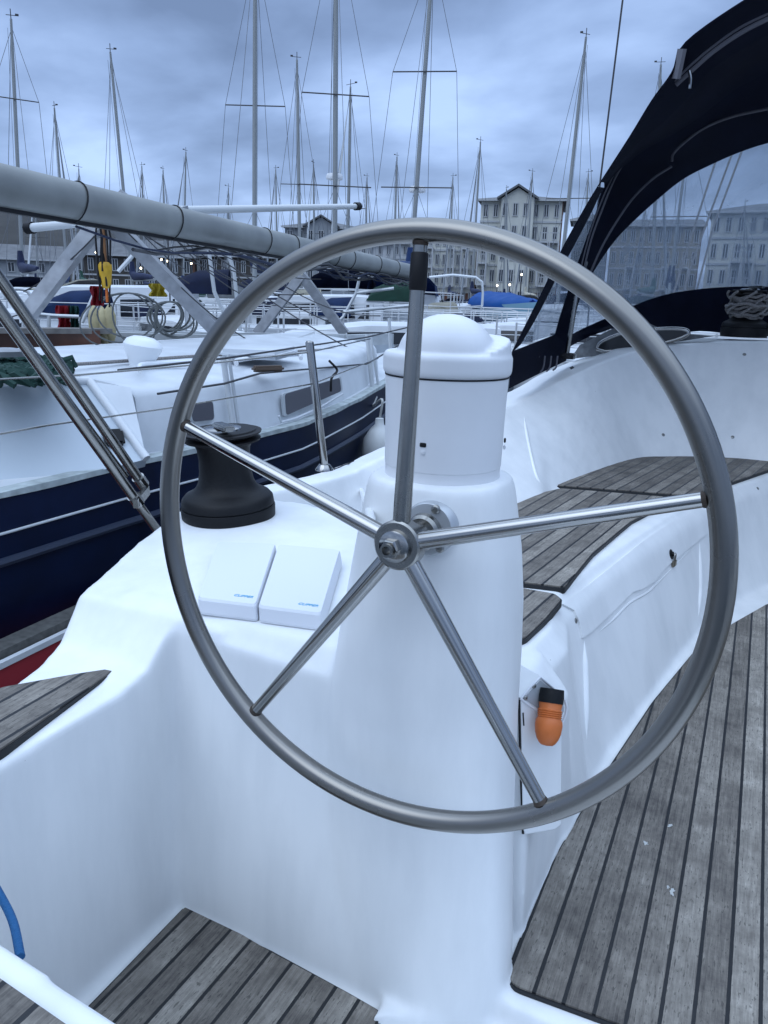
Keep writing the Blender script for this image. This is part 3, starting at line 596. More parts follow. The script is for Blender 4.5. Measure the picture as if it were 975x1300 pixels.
# ------------------------------------------------------------------ navy neighbour alongside
NAVY = mat('navy_hull', (.003,.009,.036), .42, spec=.22, noise_amt=.35, nscale=6)
NWHITE = mat('deck_paint', (.62,.65,.68), .5, noise_amt=.14, nscale=5)
NGREY = mat('cabin_paint', (.50,.54,.57), .5, noise_amt=.12, nscale=4)
ALU = mat('spar_alloy', (.25,.26,.25), .5, .15, noise_amt=.3, nscale=3, rvar=.1)
WIRE = mat('rigging_wire', (.05,.05,.055), .5, .3)
WROPE = mat('pale_rope', (.42,.43,.42), .9, bump=.5, bscale=300)
GALV = mat('galvanised_steel', (.33,.34,.36), .6, .4, noise_amt=.25, nscale=14)
NX = -3.38
NY = thing('neighbour_yacht', 'navy hulled old yacht with white cabin moored alongside to port', 'yacht', (NX, 2.5, WATER))
st = [(-2.4,.85,.50),(-1.2,1.0,.49),(.5,1.14,.49),(1.6,1.165,.495),(2.2,1.17,.50),(2.8,1.19,.50),(3.4,1.18,.505),(4.3,1.0,.53),(5.2,.76,.56),(6.0,.48,.60),(6.8,.16,.64),(7.1,.02,.66)]
def half(y):
    for (a, b_, z), (c, d, z2) in zip(st, st[1:]):
        if y <= c: t = max(0, (y-a)/(c-a)); return b_+(d-b_)*t, z+(z2-z)*t
    return st[-1][1:]
m = B(); R = []
ys = [-2.4+.25*k for k in range(39)]
for y in ys:
    h, z = half(y); R.append([V((NX+s*h*q, y, zz)) for s, q, zz in [(1,1,z),(1,1.0,z-.10),(1,.985,z-.30),(1,.95,z-.6),(1,.80,z-1.0),(1,.45,z-1.35)]]+[V((NX-h*q, y, zz)) for q, zz in [(.45,z-1.35),(.80,z-1.0),(.95,z-.6),(.985,z-.30),(1.0,z-.10),(1,z)]])
loft(m, R); obj('hull', m, NAVY, NY)
def onhull(y, dz, out=0): h, z = half(y); return V((NX+h*(1 if dz > -.2 else .985)+out, y, z+dz))
b = B(); tube(b, [onhull(y, -.225, .012) for y in ys[2:]], .016, 8); obj('rubbing_strake', b, mat('strake', (.02,.03,.06), .5), NY)
b = B(); tube(b, [onhull(y, -.125, .003) for y in ys[2:]], .0050, 8); obj('cove_line', b, mat('cove_line', (.55,.58,.6), .6), NY)
b = B(); random.seed(3)
for ya, yb in zip(ys[2:], ys[3:]):
    for k in range(4):
        y0 = lerp(ya, yb, k/4); y1 = lerp(ya, yb, (k+1)/4); d0 = .008+.010*noise.noise(V((y0*3,0,0))); d1 = .008+.010*noise.noise(V((y1*3,0,0)))
        loft(b, [[onhull(y, .012, -.06), onhull(y, .012, .006), onhull(y, -d, .007), onhull(y, -d, -.02)] for y, d in ((y0, d0), (y1, d1))], caps=False)
obj('toe_rail', b, mat('worn_white', (.42,.47,.47), .6, noise_amt=.35, nscale=20), NY)
m = B(); prism(m, [V((NX+half(y)[0]-.03, y)) for y in ys]+[V((NX-half(y)[0]+.03, y)) for y in reversed(ys)], .3, lambda x, y: half(y)[1]+.005); obj('deck', m, NWHITE, NY)
# coachroof: side surveyed along its upper edge
m = B()
up = [((166,492),'x',-2.36,2.10),((205,489),'x',-2.33,2.4),((257,483),'x',-2.30,2.75),((352,472),'x',-2.33,3.6),((424,457),'x',-2.45,4.2),((458,444),'x',-2.62,4.75),((475,436),'x',-2.85,5.3)]
rr_ = []
for px_, ax_, vx, yb in up:
    t = P(*px_, ax_, vx); h, z = half(t.y); sx = t.x+.02
    rr_.append([V((sx+.03,t.y,z-.02)), V((sx,t.y,t.z-.04)), V((sx-.03,t.y,t.z-.008)), V((sx-.10,t.y,t.z+.006)), V((sx-.55,t.y,t.z+.05)), V((NX,t.y,t.z+.07)), V((2*NX-sx,t.y,t.z)), V((2*NX-sx,t.y,z-.02))])
loft(m, rr_)
CAB = obj('coachroof', m, NWHITE, NY, angle=50)
# aft side panel with raised frame
c4 = [P(-90,489,'z',.80), P(113,484,'z',.80), P(186,583,'z',.53), P(-40,640,'z',.50)]
pn = (c4[1]-c4[2]).cross(c4[0]-c4[1]).normalized(); pn = pn if pn.x > 0 else -pn
c4[3] = pl(-90, 650, c4[0], pn)
m = B(); loft(m, [[p-pn*.05 for p in c4], [p for p in c4]]); SPN = obj('aft_side_panel', m, mat('panel_paint', (.52,.58,.63), .35, noise_amt=.08, nscale=3), NY, smooth=False)
for a, b_ in ((0,1),(1,2)):
    m = B(); tube(m, [c4[a]+pn*.004, c4[b_]+pn*.004], .017, 10); obj('panel_frame', m, mat('frame_paint', (.66,.68,.70), .5), SPN).matrix_parent_inverse = Matrix.Identity(4)
m = B(); box(m, pl(144,558,c4[0],pn)+pn*.012, (.075,.075,.03), pn.to_track_quat('Z','Y').to_matrix(), .01); obj('vent_cap', m, BLACK, SPN).matrix_parent_inverse = Matrix.Identity(4)
m = B(); q = [c4[1], P(166,492,'x',-2.36), rr_[0][0], c4[2]]
ins = V((-.5,0,0)); loft(m, [q, [p+ins for p in q]]); obj('cabin_corner', m, NWHITE, NY)
# deck behind the panel
m = B(); loft(m, [[c4[0]+V((0,-.5,0)), c4[1], P(166,492,'x',-2.36)], [p+V((0,0,-.3)) for p in (c4[0]+V((0,-.5,0)), c4[1], P(166,492,'x',-2.36))]]); m.free()
m = B(); q = [c4[0]+(c4[0]-c4[1])*1.5-V((0,0,.004)), c4[1]-V((0,0,.004)), rr_[0][3]-V((0,0,.01)), V((2*NX+2.4,2.3,.80)), V((2*NX+2.4,-.6,.78))]
loft(m, [[p-V((0,0,.3)) for p in q], q]); obj('aft_cabin_top', m, NWHITE, NY, smooth=False)
def side_pt(x, y, vx): return P(x, y, 'x', vx)
def window(q, vx, nm='cabin_window'):
    pts = [side_pt(x, y, v) for (x, y), v in zip(q, vx)]; c = sum(pts, V())/len(pts)
    m = B(); loft(m, [rounded(pts, .02), rounded([p+V((.012,0,0)) for p in pts], .02)]); f = obj(nm, m, mat('window_rim', (.5,.53,.55), .4), NY)
    m = B(); ins = [c+(p-c)*.93+V((.0145,0,0)) for p in pts]; loft(m, [rounded([p-V((.004,0,0)) for p in ins], .02), rounded(ins, .02)]); g_ = obj('pane', m, mat('smoked_pane', (.10,.10,.12), .15), f); g_.matrix_parent_inverse = Matrix.Identity(4)
window([(356,500),(431,478),(433,496),(358,529)], [-2.28,-2.34,-2.34,-2.28]); window([(238,513),(268,508),(270,533),(241,536)], [-2.26,-2.26,-2.26,-2.26])
b = B(); tube(b, [side_pt(*q, v) for q, v in (((354,528),-2.25),((357,536),-2.25),((375,531),-2.26),((405,518),-2.28),((435,500),-2.31))], .006, 8); obj('drip_rail', b, NWHITE, NY)
# mushroom vent, handrails
vp = P(178,452,'z',.86)
vent_r = thing('cowl_vent', 'white domed ventilator standing on the navy yacht cabin top', 'vent', vp-V((0,0,.10)))
b = B(); lathe(b, [(.0,0),(.11,0),(.115,.012),(.07,.03),(.055,.05),(.05,.065),(.0,.065)], vp-V((0,0,.10)), (0,0,1), 32); obj('vent_base', b, NWHITE, vent_r)
b = B(); lathe(b, [(0,0),(.05,.002),(.062,.03),(.084,.075),(.088,.095),(.075,.118),(.045,.133),(0,.138)], vp-V((0,0,.045)), (.12,.1,1), 32); obj('vent_dome', b, mat('vent_white', (.8,.82,.84), .35), vent_r)
for pts in ([(178,470),(180,463),(205,461),(240,459),(262,457)], [(300,462),(303,457),(340,453),(378,450),(382,455)]):
    b = B(); tube(b, spline([P(*q, 'z', .83) for q in pts], 5), .011, 10); obj('handrail', b, mat('vent_white', (.8,.82,.84), .35), NY)
m = B(); box(m, P(340,468,'z',.80), (.16,.05,.03), Matrix.Rotation(radians(60), 3, 'Z'), .01); obj('grab_step', m, mat('oiled_wood', (.10,.07,.05), .6), NY)
m = B(); box(m, P(330,447,'z',.85), (.32,.45,.05), Matrix.Rotation(radians(20), 3, 'Z'), .02); obj('deck_hatch', m, NWHITE, NY)
# stanchions and guard wires of the neighbour
def pole(a, b_, r, mt, par, nm): t = B(); tube(t, [a, b_], r, 10); return obj(nm, t, mt, par)
for a, c, r in (((283,452),(296,545),.014),((290,450),(304,548),.009),((466,424),(474,503),.016),((470,424),(482,500),.010),((494,404),(497,470),.012)):
    vx = -2.22 if a[0] < 400 else -2.55
    lo_ = P(*c, 'x', vx); pole(lo_, V((P(*a, 'y', lo_.y).x, lo_.y, P(*a, 'y', lo_.y).z)), r, mat('white_tube', (.6,.62,.63), .35, .3), NY, 'stanchion')
for pts in ([(150,470),(285,455),(466,428),(520,415)], [(200,500),(285,487),(330,474),(466,462),(520,430)]):
    b = B(); tube(b, [P(q[0], q[1], 'x', -2.22 if q[0] < 400 else -2.55) for q in pts], .005, 6); obj('lifeline', b, WIRE, NY)
b = B(); tube(b, spline([P(418,458,'x',-2.3), P(428,470,'x',-2.28), P(421,480,'x',-2.27), P(420,497,'x',-2.27)], 5), .007, 8); tag(obj('loose_line', b, DARK), 'short black line hanging over the navy yacht cabin window', 'rope')
# bow mooring line and fender
fp = P(481,566,'x',-2.30)
FN = thing('fender', 'round white fender hanging between the two hulls near the pedestal', 'fender', fp)
b = B(); lathe(b, [(0,-.16),(.06,-.15),(.10,-.10),(.112,-.03),(.10,.05),(.06,.11),(.03,.14),(.026,.18),(0,.185)], fp, (0,0,1), 24); obj('fender_body', b, mat('fender_white', (.62,.64,.64), .5), FN)
b = B(); tube(b, spline([fp+V((0,0,.17)), fp+V((.01,.01,.3)), P(474,515,'x',-2.45), P(478,504,'x',-2.5)], 5), .008, 8); obj('fender_line', b, WROPE, FN)
for i, pts in enumerate(([(-60,472),(120,461),(250,452),(330,448),(430,443)], [(-60,480),(110,468),(260,458),(400,452)])):
    b = B(); tube(b, [P(*q, 'x', -2.75-.1*i) for q in pts], .008, 8); tag(obj('mooring_line', b, ROPEM), ['upper grey line stretched low over the navy yacht cabin top', 'lower grey line stretched low over the navy yacht cabin top'][i], 'rope', 'lines over the navy yacht')
# green net heap on the stern
m = B()
for k in range(60):
    a = random.random()*6.3; c = P(random.uniform(-30,62), random.uniform(456,480), 'z', .86); tube(m, [c+V((.09*cos(t+a), .07*sin(t), .02*sin(3*t))) for t in [j*.7 for j in range(9)]], .012, 5)
tag(obj('green_rope_heap', m, mat('green_rope', (.006,.035,.028), .9)), 'heap of dark green rope on the stern of the navy yacht', 'rope')
m = B(); lathe(m, [(0,0),(.07,0),(.075,.02),(.03,.03),(0,.03)], P(8,452,'z',.90), (0,0,1), 20); tag(obj('deck_block', m, GALV), 'round grey fitting beside the green rope heap', 'fitting')
# small red tender with grey gunwale between the hulls
tr_a, tr_b = P(-60,856,'z',.02), P(110,776,'z',.02)
TD = thing('tender', 'red tender with weathered grey gunwale between the two hulls', 'tender', (tr_a+tr_b)/2-V((0,0,.5)))
d = (tr_b-tr_a).normalized(); s_ = d.cross(V((0,0,1)))
if s_.x < 0: s_ = -s_
A0, A1 = tr_a-d*1.0, tr_b+d*.5
m = B(); bar(m, A0, A1, .075, .045); obj('gunwale', m, mat('weathered_gunwale', (.11,.11,.105), .7, noise_amt=.4, nscale=40), TD)
m = B(); bar(m, A0+s_*.055-V((0,0,.012)), A1+s_*.055-V((0,0,.012)), .02, .02); obj('white_bead', m, NWHITE, TD)
m = B(); loft(m, [[A0+s_*.06-V((0,0,.02)), A0+s_*.10-V((0,0,.55)), A0-s_*.9-V((0,0,.55)), A0-s_*.8-V((0,0,.16))], [A1+s_*.06-V((0,0,.02)), A1+s_*.10-V((0,0,.55)), A1-s_*.9-V((0,0,.55)), A1-s_*.8-V((0,0,.16))]]); obj('hull', m, mat('red_paint', (.27,.02,.03), .5), TD)
# ------------------------------------------------------------------ second yacht beyond with its mast laid on trestles
SX = -6.3
YT = thing('laid_up_yacht', 'grey decked yacht beyond the navy one carrying an unstepped mast on trestles', 'yacht', (SX, 6, WATER))
def q2(x, y, z): return P(x, y, 'z', z)
m = B(); E1 = [q2(-60,436,.72), q2(100,437,.72), q2(290,441,.72), q2(440,440,.72), q2(500,437,.72)]
ex = []
for p in E1: ex.append([p+V((0,0,0)), p+V((.03,0,-.12)), p+V((-.05,0,-.7)), p+V((-.3,0,-1.4)), p+V((-2.3,.0,-1.4)), p+V((-2.6,0,0))])
loft(m, ex); obj('hull', m, mat('grey_hull', (.30,.33,.36), .5, noise_amt=.2, nscale=3), YT)
b = B()
for a, c in zip(E1[1:], E1[2:]): bar(b, a+V((-.05,0,.05)), c+V((-.05,0,.05)), .10, .10)
obj('bulwark', b, mat('deck_grey', (.42,.44,.45), .6, noise_amt=.2, nscale=10), YT)
b = B(); bar(b, q2(-60,431,.80), q2(128,433,.80), .14, .15); obj('wooden_coaming', b, mat('varnished_wood', (.10,.035,.018), .45, noise_amt=.4, nscale=10), YT)
b = B(); bar(b, q2(-60,419,.87), q2(140,420,.87), .16, .035); obj('capping', b, mat('grey_capping', (.16,.15,.14), .7, noise_amt=.3, nscale=20), YT)
b = B(); bar(b, q2(150,424,.80), q2(440,428,.80), .10, .05); obj('deck_rail', b, mat('deck_grey', (.42,.44,.45), .6), YT)
# the mast itself
MA, MBp = PD(-110,214,3.4), PD(524,346,10.0)
MS = thing('unstepped_mast', 'thick grey alloy mast lying fore and aft across two trestles', 'mast', MA)
dm = (MBp-MA).normalized()
SU = dm.cross(V((0,0,1))).normalized(); SW = SU.cross(dm)
b = B(); L_ = (MBp-MA).length
loft(b, [[MA+dm*(L_*t)+SU*(.068*cos(a))+SW*(.090*sin(a)*(1 if sin(a) > 0 else .9)) for a in [2*pi*k/28 for k in range(28)]] for t in [0,.2,.4,.6,.8,1]]); obj('mast_section', b, ALU, MS)
b = B(); bar(b, MA-SW*.085, MBp-SW*.085, .03, .022); obj('sail_track', b, DARK, MS)
for t in (.12,.235,.40,.47,.60,.66,.78,.88):
    b = B(); c = MA+dm*L_*t; tube(b, [c+dm*(.03*sin(a*1.0))+SU*(.072*cos(a))+SW*(.094*sin(a)) for a in [2*pi*k/24 for k in range(24)]], .0035, 6, closed=True); obj('rope_tie', b, DARK, MS)
for a, c, r, nm in ((PD(228,267,5.75), PD(451,262,7.3), .028, 'spreader'), (PD(42,289,5.3), PD(108,283,5.0), .026, 'spreader')):
    b = B(); tube(b, [a, c], [r, r*.8], 12); sp_ = obj(nm, b, mat('spreader_white', (.55,.57,.58), .5), MS)
    b = B(); tube(b, [c, c+(c-a).normalized()*.06] if r > .027 else [a, a+(a-c).normalized()*.05], .035, 10); obj('spreader_tip', b, DARK, sp_).matrix_parent_inverse = Matrix.Identity(4)
b = B(); bar(b, PD(207,278,5.6), PD(232,270,5.8), .10, .09); obj('spreader_root', b, GALV, MS)
b = B(); box(b, PD(103,276,4.7), (.08,.05,.09), Matrix.Rotation(.4, 3, 'Z'), .01); DL = obj('deck_light', b, DARK, MS)
b = B(); box(b, PD(99,279,4.64), (.065,.02,.075), Matrix.Rotation(.5, 3, 'Z'), .005); obj('lens', b, mat('light_lens', (.55,.58,.58), .2), DL).matrix_parent_inverse = Matrix.Identity(4)
b = B(); lathe(b, [(0,0),(.035,0),(.035,.09),(.0,.09)], PD(116,281,4.8), (0,0,1), 16); obj('mast_lamp', b, GALV, MS)
random.seed(5)
for k in range(7):
    t0 = .12+.05*k; b = B(); pts = []
    for j in range(26):
        t = t0+(.97-t0)*j/25; pts.append(MA+dm*L_*t-SW*(.105+.03*sin(j*.8+k)+.05*abs(sin(j*.35+k*1.3)))+SU*(.06*sin(j*.5+k*2)))
    tube(b, pts, .006+.004*(k % 2), 6); obj('halyard', b, WIRE if k % 3 else mat('blue_line', (.012,.02,.05), .8), MS)
# trestles
def trestle(apex, feet, w, lab, d):
    T_ = thing('trestle', lab, 'trestle', PD(*feet[0], d), group='trestles carrying the laid mast')
    for f in feet:
        b = B(); bar(b, PD(*apex, d), PD(*f, d), w, w*.8, up=(V((0,1,0))+V((-.3,0,0)))); obj('leg', b, GALV, T_)
    return T_
t1 = trestle((133,272), [(33,402),(281,426)], .085, 'nearer grey steel trestle with splayed legs under the mast', 5.3)
b = B(); bar(b, PD(134,280,5.15), PD(163,250,5.1), .09, .07, up=(0,1,0)); obj('cradle_arm', b, GALV, t1)
t2 = trestle((383,350), [(326,424),(438,424)], .085, 'farther grey steel trestle with splayed legs under the mast', 7.7)
# hanging things under the mast
def coil(c, rx, rz, n, mt, lab, seed, r=.007):
    random.seed(seed); b = B(); U = hdir(200).cross(V((0,0,1)))
    for k in range(n):
        a = rx*random.uniform(.5,1.1); h = rz*random.uniform(.8,1.1); o = U*random.uniform(-.12,.12)*rx*4
        tube(b, [c+o*(1-cos(t))/2+U*(a*sin(t))-V((0,0,h*(1-cos(t))/2))+hdir(200)*(.03*sin(t+k)) for t in [2*pi*j/28 for j in range(28)]], r, 6, closed=True)
    return tag(obj('cable_coil', b, mt), lab, 'coil', 'cable coils hanging from the laid mast')
GREYC = mat('cable_grey', (.11,.12,.12), .6)
coil(PD(163,372,5.6), .24, .33, 4, GREYC, 'large loose coil of grey cable hung beside the yellow float', 2, .006)
coil(PD(216,383,5.9), .15, .24, 9, GREYC, 'spread coil of dark cable gathered at its top near the trestle leg', 4)
b = B(); tube(b, [PD(213,300,5.9), PD(216,384,5.9)], .005, 6); tag(obj('hanging_line', b, WIRE), 'thin dark line holding up the gathered cable coil', 'rope')
fl_ = PD(134,347,5.2)
FT = thing('dan_buoy', 'yellow float on an orange pole below the nearer trestle apex', 'buoy', fl_)
b = B(); lathe(b, [(0,-.09),(.02,-.086),(.028,-.07),(.036,-.01),(.040,.03),(.039,.05),(.028,.065),(0,.067)], fl_, (0,0,1), 20); obj('float', b, mat('yellow_float', (.62,.36,.02), .5, noise_amt=.25, nscale=20), FT)
b = B(); tube(b, [fl_+V((0,0,.26)), fl_+V((0,0,.06))], .014, 10); obj('pole', b, mat('wood_pole', (.30,.14,.06), .6), FT)
b = B(); tube(b, [fl_-V((0,0,.08)), fl_-V((0,0,.17))], .009, 10); obj('pole', b, mat('orange_pole', (.6,.14,.02), .5), FT)
b = B()
for k in range(9):
    a = PD(128+random.uniform(-5,8), 274, 5.2); tube(b, [a, a+V((random.uniform(-.03,.03),0,-.12)), a+V((random.uniform(-.05,.03),random.uniform(-.04,.04),-random.uniform(.3,.55)))], .006, 5)
tag(obj('line_bundle', b, DARK), 'bundle of dark line ends hanging at the nearer trestle apex', 'rope')
for i, (x, y, s) in enumerate(((121,412,1.0),(131,414,.9),(139,411,.95))):
    c = PD(x, y, 6.1); b = B(); lathe(b, [(0,-.14),(.03,-.13),(.045,-.08),(.045,.06),(.03,.10),(.01,.13),(0,.14)], c, (.05*(i-1),0,1), 16)
    tag(obj('cream_fender', b, mat('cream_fender', (.42,.36,.20), .6, noise_amt=.2, nscale=20)), ['left cream fender in the bunch below the yellow float', 'middle cream fender in the bunch below the yellow float', 'right cream fender in the bunch below the yellow float'][i], 'fender', 'cream fenders below the yellow float')
def cloth(x, y, d, w, h, mt, lab, cat_='cloth', nm='hanging_cloth'):
    c = PD(x, y, d); U = hdir(x).cross(V((0,0,1))); b = B(); rows = []
    for j in range(9):
        rows.append([c+U*(w*(i/8-.5)*(1+.2*sin(j*1.1)))+hdir(x)*(.05*sin(i*1.9+j*.5))-V((0,0,h*j/8)) for i in range(9)])
    vs = [[b.verts.new(p) for p in r] for r in rows]
    for a, c_ in zip(vs, vs[1:]):
        for k in range(8): b.faces.new((a[k], a[k+1], c_[k+1], c_[k]))
    bmesh.ops.solidify(b, geom=b.faces[:], thickness=.02); return tag(obj(nm, b, mt), lab, cat_)
cloth(80,388,6.6,.10,.22, mat('red_cloth', (.36,.015,.03), .85), 'crumpled red cloth hanging over the rail left of the yellow float')
cloth(93,388,6.6,.07,.20, mat('green_cloth', (.02,.10,.09), .85), 'dark green cloth hanging just right of the red cloth')
cloth(122,363,5.4,.07,.12, mat('red_cloth', (.36,.015,.03), .85), 'small red flag beside the yellow float')
cloth(200,360,12,.22,.18, mat('yellow_cloth', (.45,.36,.04), .85), 'dull yellow cover on the boat behind the trestle leg')
# pushpit rail and outboard of the laid-up yacht
b = B()
for a, c in (((30,405),(30,450)),((62,400),(62,430)),((104,410),(120,372)),((112,420),(130,380))): tube(b, [PD(*a, 6.4), PD(*c, 6.4)], .014, 8)
tube(b, spline([PD(5,380,6.4), PD(12,368,6.4), PD(35,370,6.4), PD(46,395,6.4), PD(60,400,6.4), PD(100,402,6.4)], 5), .013, 8)
obj('pushpit_rail', b, mat('white_tube', (.6,.62,.63), .35), YT)
for pts in ([(452,372),(436,402),(428,410)], [(452,372),(500,366)], [(436,396),(520,388)], [(457,350),(452,372)], [(168,325),(150,345)],[(265,318),(272,370),(285,400)],[(283,300),(297,345),(305,420)]):
    b = B(); tube(b, [PD(*q, 8.5 if pts[0][0] > 400 else 6.8) for q in pts], .016, 8); obj('pulpit_rail', b, mat('white_tube', (.6,.62,.63), .35), YT)
# mess of standing rigging lashed under the mast
b = B(); random.seed(11)
for k in range(8):
    x0 = random.uniform(150,300); y0 = 268+(x0-140)*.21+14; x1 = x0+random.uniform(60,190)
    tube(b, sag(PD(x0, y0, 6.0), PD(x1, 268+(x1-140)*.21+random.uniform(25,80), 7.2), random.uniform(.02,.2), 10), .0045, 5)
tag(obj('slack_rigging', b, WIRE), 'tangle of slack wires drooping beneath the laid mast', 'rigging')
b = B()
for (x0,y0,x1,y1) in ((120,300,30,370),(140,272,240,360),(265,318,420,410),(-20,408,60,380),(230,365,330,440),(330,440,420,445),(300,350,460,450)):
    tube(b, sag(PD(x0, y0, 5.1), PD(x1, y1, 5.6), .03, 8), .0045, 5)
tag(obj('lashing_lines', b, WIRE), 'dark lashing lines running from the trestles to the deck', 'rigging')
# ------------------------------------------------------------------ marina: water, land, pontoons
def horizon(x): return 378.8+(x-487.5)*.0297
m = B(); bmesh.ops.create_grid(m, x_segments=2, y_segments=2, size=1500)
for v in m.verts: v.co.z = WATER
wm = bpy.data.materials.new('harbour_water'); wm.use_nodes = True; nt = wm.node_tree; p = nt.nodes['Principled BSDF']
p.inputs['Base Color'].default_value = (.012,.022,.026,1); p.inputs['Roughness'].default_value = .12
tc = nt.nodes.new('ShaderNodeTexCoord'); n = nt.nodes.new('ShaderNodeTexNoise'); n.inputs['Scale'].default_value = 2.2; n.inputs['Detail'].default_value = 5
nt.links.new(tc.outputs['Object'], n.inputs['Vector']); bp = nt.nodes.new('ShaderNodeBump'); bp.inputs['Strength'].default_value = .5; bp.inputs['Distance'].default_value = .08
nt.links.new(n.outputs[0], bp.inputs['Height']); nt.links.new(bp.outputs[0], p.inputs['Normal'])
struct(obj('water', m, wm))
QZ = .45
DQ = 92
m = B(); R1 = []
for k in range(0, 41):
    a = lerp(-1500, 2600, k/40); d = hdir(a); dd = DQ
    near = EYE+d*dd
    R1.append((V((near.x, near.y, 0)), V((d.x*1400, d.y*1400, 0))))
for (a, A_), (b_, B_) in zip(R1, R1[1:]):
    lo_, hi_ = V((0,0,WATER-1)), V((0,0,QZ))
    q = [a+lo_, b_+lo_, b_+hi_, a+hi_]; m.faces.new([m.verts.new(p) for p in q])
    q = [a+hi_, b_+hi_, B_+hi_, A_+hi_]; m.faces.new([m.verts.new(p) for p in q])
bmesh.ops.remove_doubles(m, verts=m.verts, dist=.001); bmesh.ops.recalc_face_normals(m, faces=m.faces[:])
struct(obj('ground', m, mat('quay_ground', (.10,.10,.10), .8, noise_amt=.3, nscale=.3), smooth=False))
# wooded hill behind on the left
m = B(); hl = []
for k in range(60):
    x = lerp(-900, 700, k/59); top = 277+7*noise.noise(V((x*.012,3,0)))+3*noise.noise(V((x*.07,1,0))) if x < 60 else lerp(278, 345, ((x-60)/640)**.8)+5*noise.noise(V((x*.03,1,0)))
    D_ = 420; d = hdir(x); z = EYE.z+(horizon(x)-top)/FPX*D_
    hl.append([V((d.x*(D_-150), d.y*(D_-150), 0)), V((d.x*(D_-60), d.y*(D_-60), z*.62+2*noise.noise(V((x*.05,5,0))))), V((d.x*D_, d.y*D_, z)), V((d.x*(D_+300), d.y*(D_+300), 0))])
vs = [[m.verts.new(p) for p in r] for r in hl]
for a, c in zip(vs, vs[1:]):
    for k in range(3): m.faces.new((a[k], a[k+1], c[k+1], c[k]))
struct(obj('hill', m, mat('wooded_hill', (.030,.029,.027), .9, noise_amt=.5, nscale=.06, bump=.6, bscale=.4)))
PW = mat('pontoon_wood', (.16,.155,.145), .85, noise_amt=.4, nscale=3)
def pontoon(a, b_, w, lab):
    r = thing('pontoon', lab, 'pontoon', (a+b_)/2, group='floating pontoons between the berths')
    m = B(); bar(m, a, b_, w, .08); obj('walkway', m, PW, r)
    m = B(); bar(m, a-V((0,0,.2)), b_-V((0,0,.2)), w-.2, .3); obj('floats', m, mat('float_grey', (.14,.15,.15), .8), r)
pontoon(PD(395,412,36)*1, PD(505,408,52), 2.2, 'pontoon the dark clothed person is standing on')
for i, (a, c, w) in enumerate((((-200,0,24),(380,0,30),1.8), ((-300,0,50),(560,0,58),2.2))):
    pa = EYE+hdir(a[0])*a[2]; pb = EYE+hdir(c[0])*c[2]; pa.z = pb.z = -.1
    pontoon(pa, pb, w, ['nearer pontoon running behind the white boats on the left', 'farther pontoon running below the quay houses'][i])
# ------------------------------------------------------------------ marina boats
FAB = {'navy': (.012,.02,.06), 'blue': (.01,.035,.12), 'black': (.01,.01,.012), 'grey': (.20,.21,.22), 'cream': (.42,.40,.33), 'green': (.02,.07,.05), 'red': (.22,.02,.02)}
HUL = {'white': (.62,.64,.66), 'grey': (.30,.33,.36), 'navy': (.012,.02,.06), 'cream': (.5,.48,.42), 'blue': (.10,.24,.38), 'black': (.02,.02,.024)}
DKG = mat('dark_window', (.012,.014,.018), .12)
MASTM = mat('mast_alloy', (.26,.275,.28), .55, .1)
def hull_loft(m, L, Bm, fb, bot=-.25, n=14):
    rr = []
    for k in range(n+1):
        t = k/n; x = -L*.5+L*t; w = Bm/2*(min(1, .80+.35*t) if t < .5 else max(.012, cos((t-.5)*pi)**.75)); sz = fb*(1+.18*(t-.4)**2*4*(1 if t > .4 else .4)); kx = x+(t**3)*.0
        r = .0 if t < .9 else (t-.9)*L*.35
        rr.append([V((x, w, sz)), V((x-r*.3, w*.97, sz*.5)), V((x-r, w*.78, 0)), V((x-r*1.2, w*.3, bot)), V((x-r*1.2, -w*.3, bot)), V((x-r, -w*.78, 0)), V((x-r*.3, -w*.97, sz*.5)), V((x, -w, sz))])
    loft(m, rr); return rr
BOATN = [0]
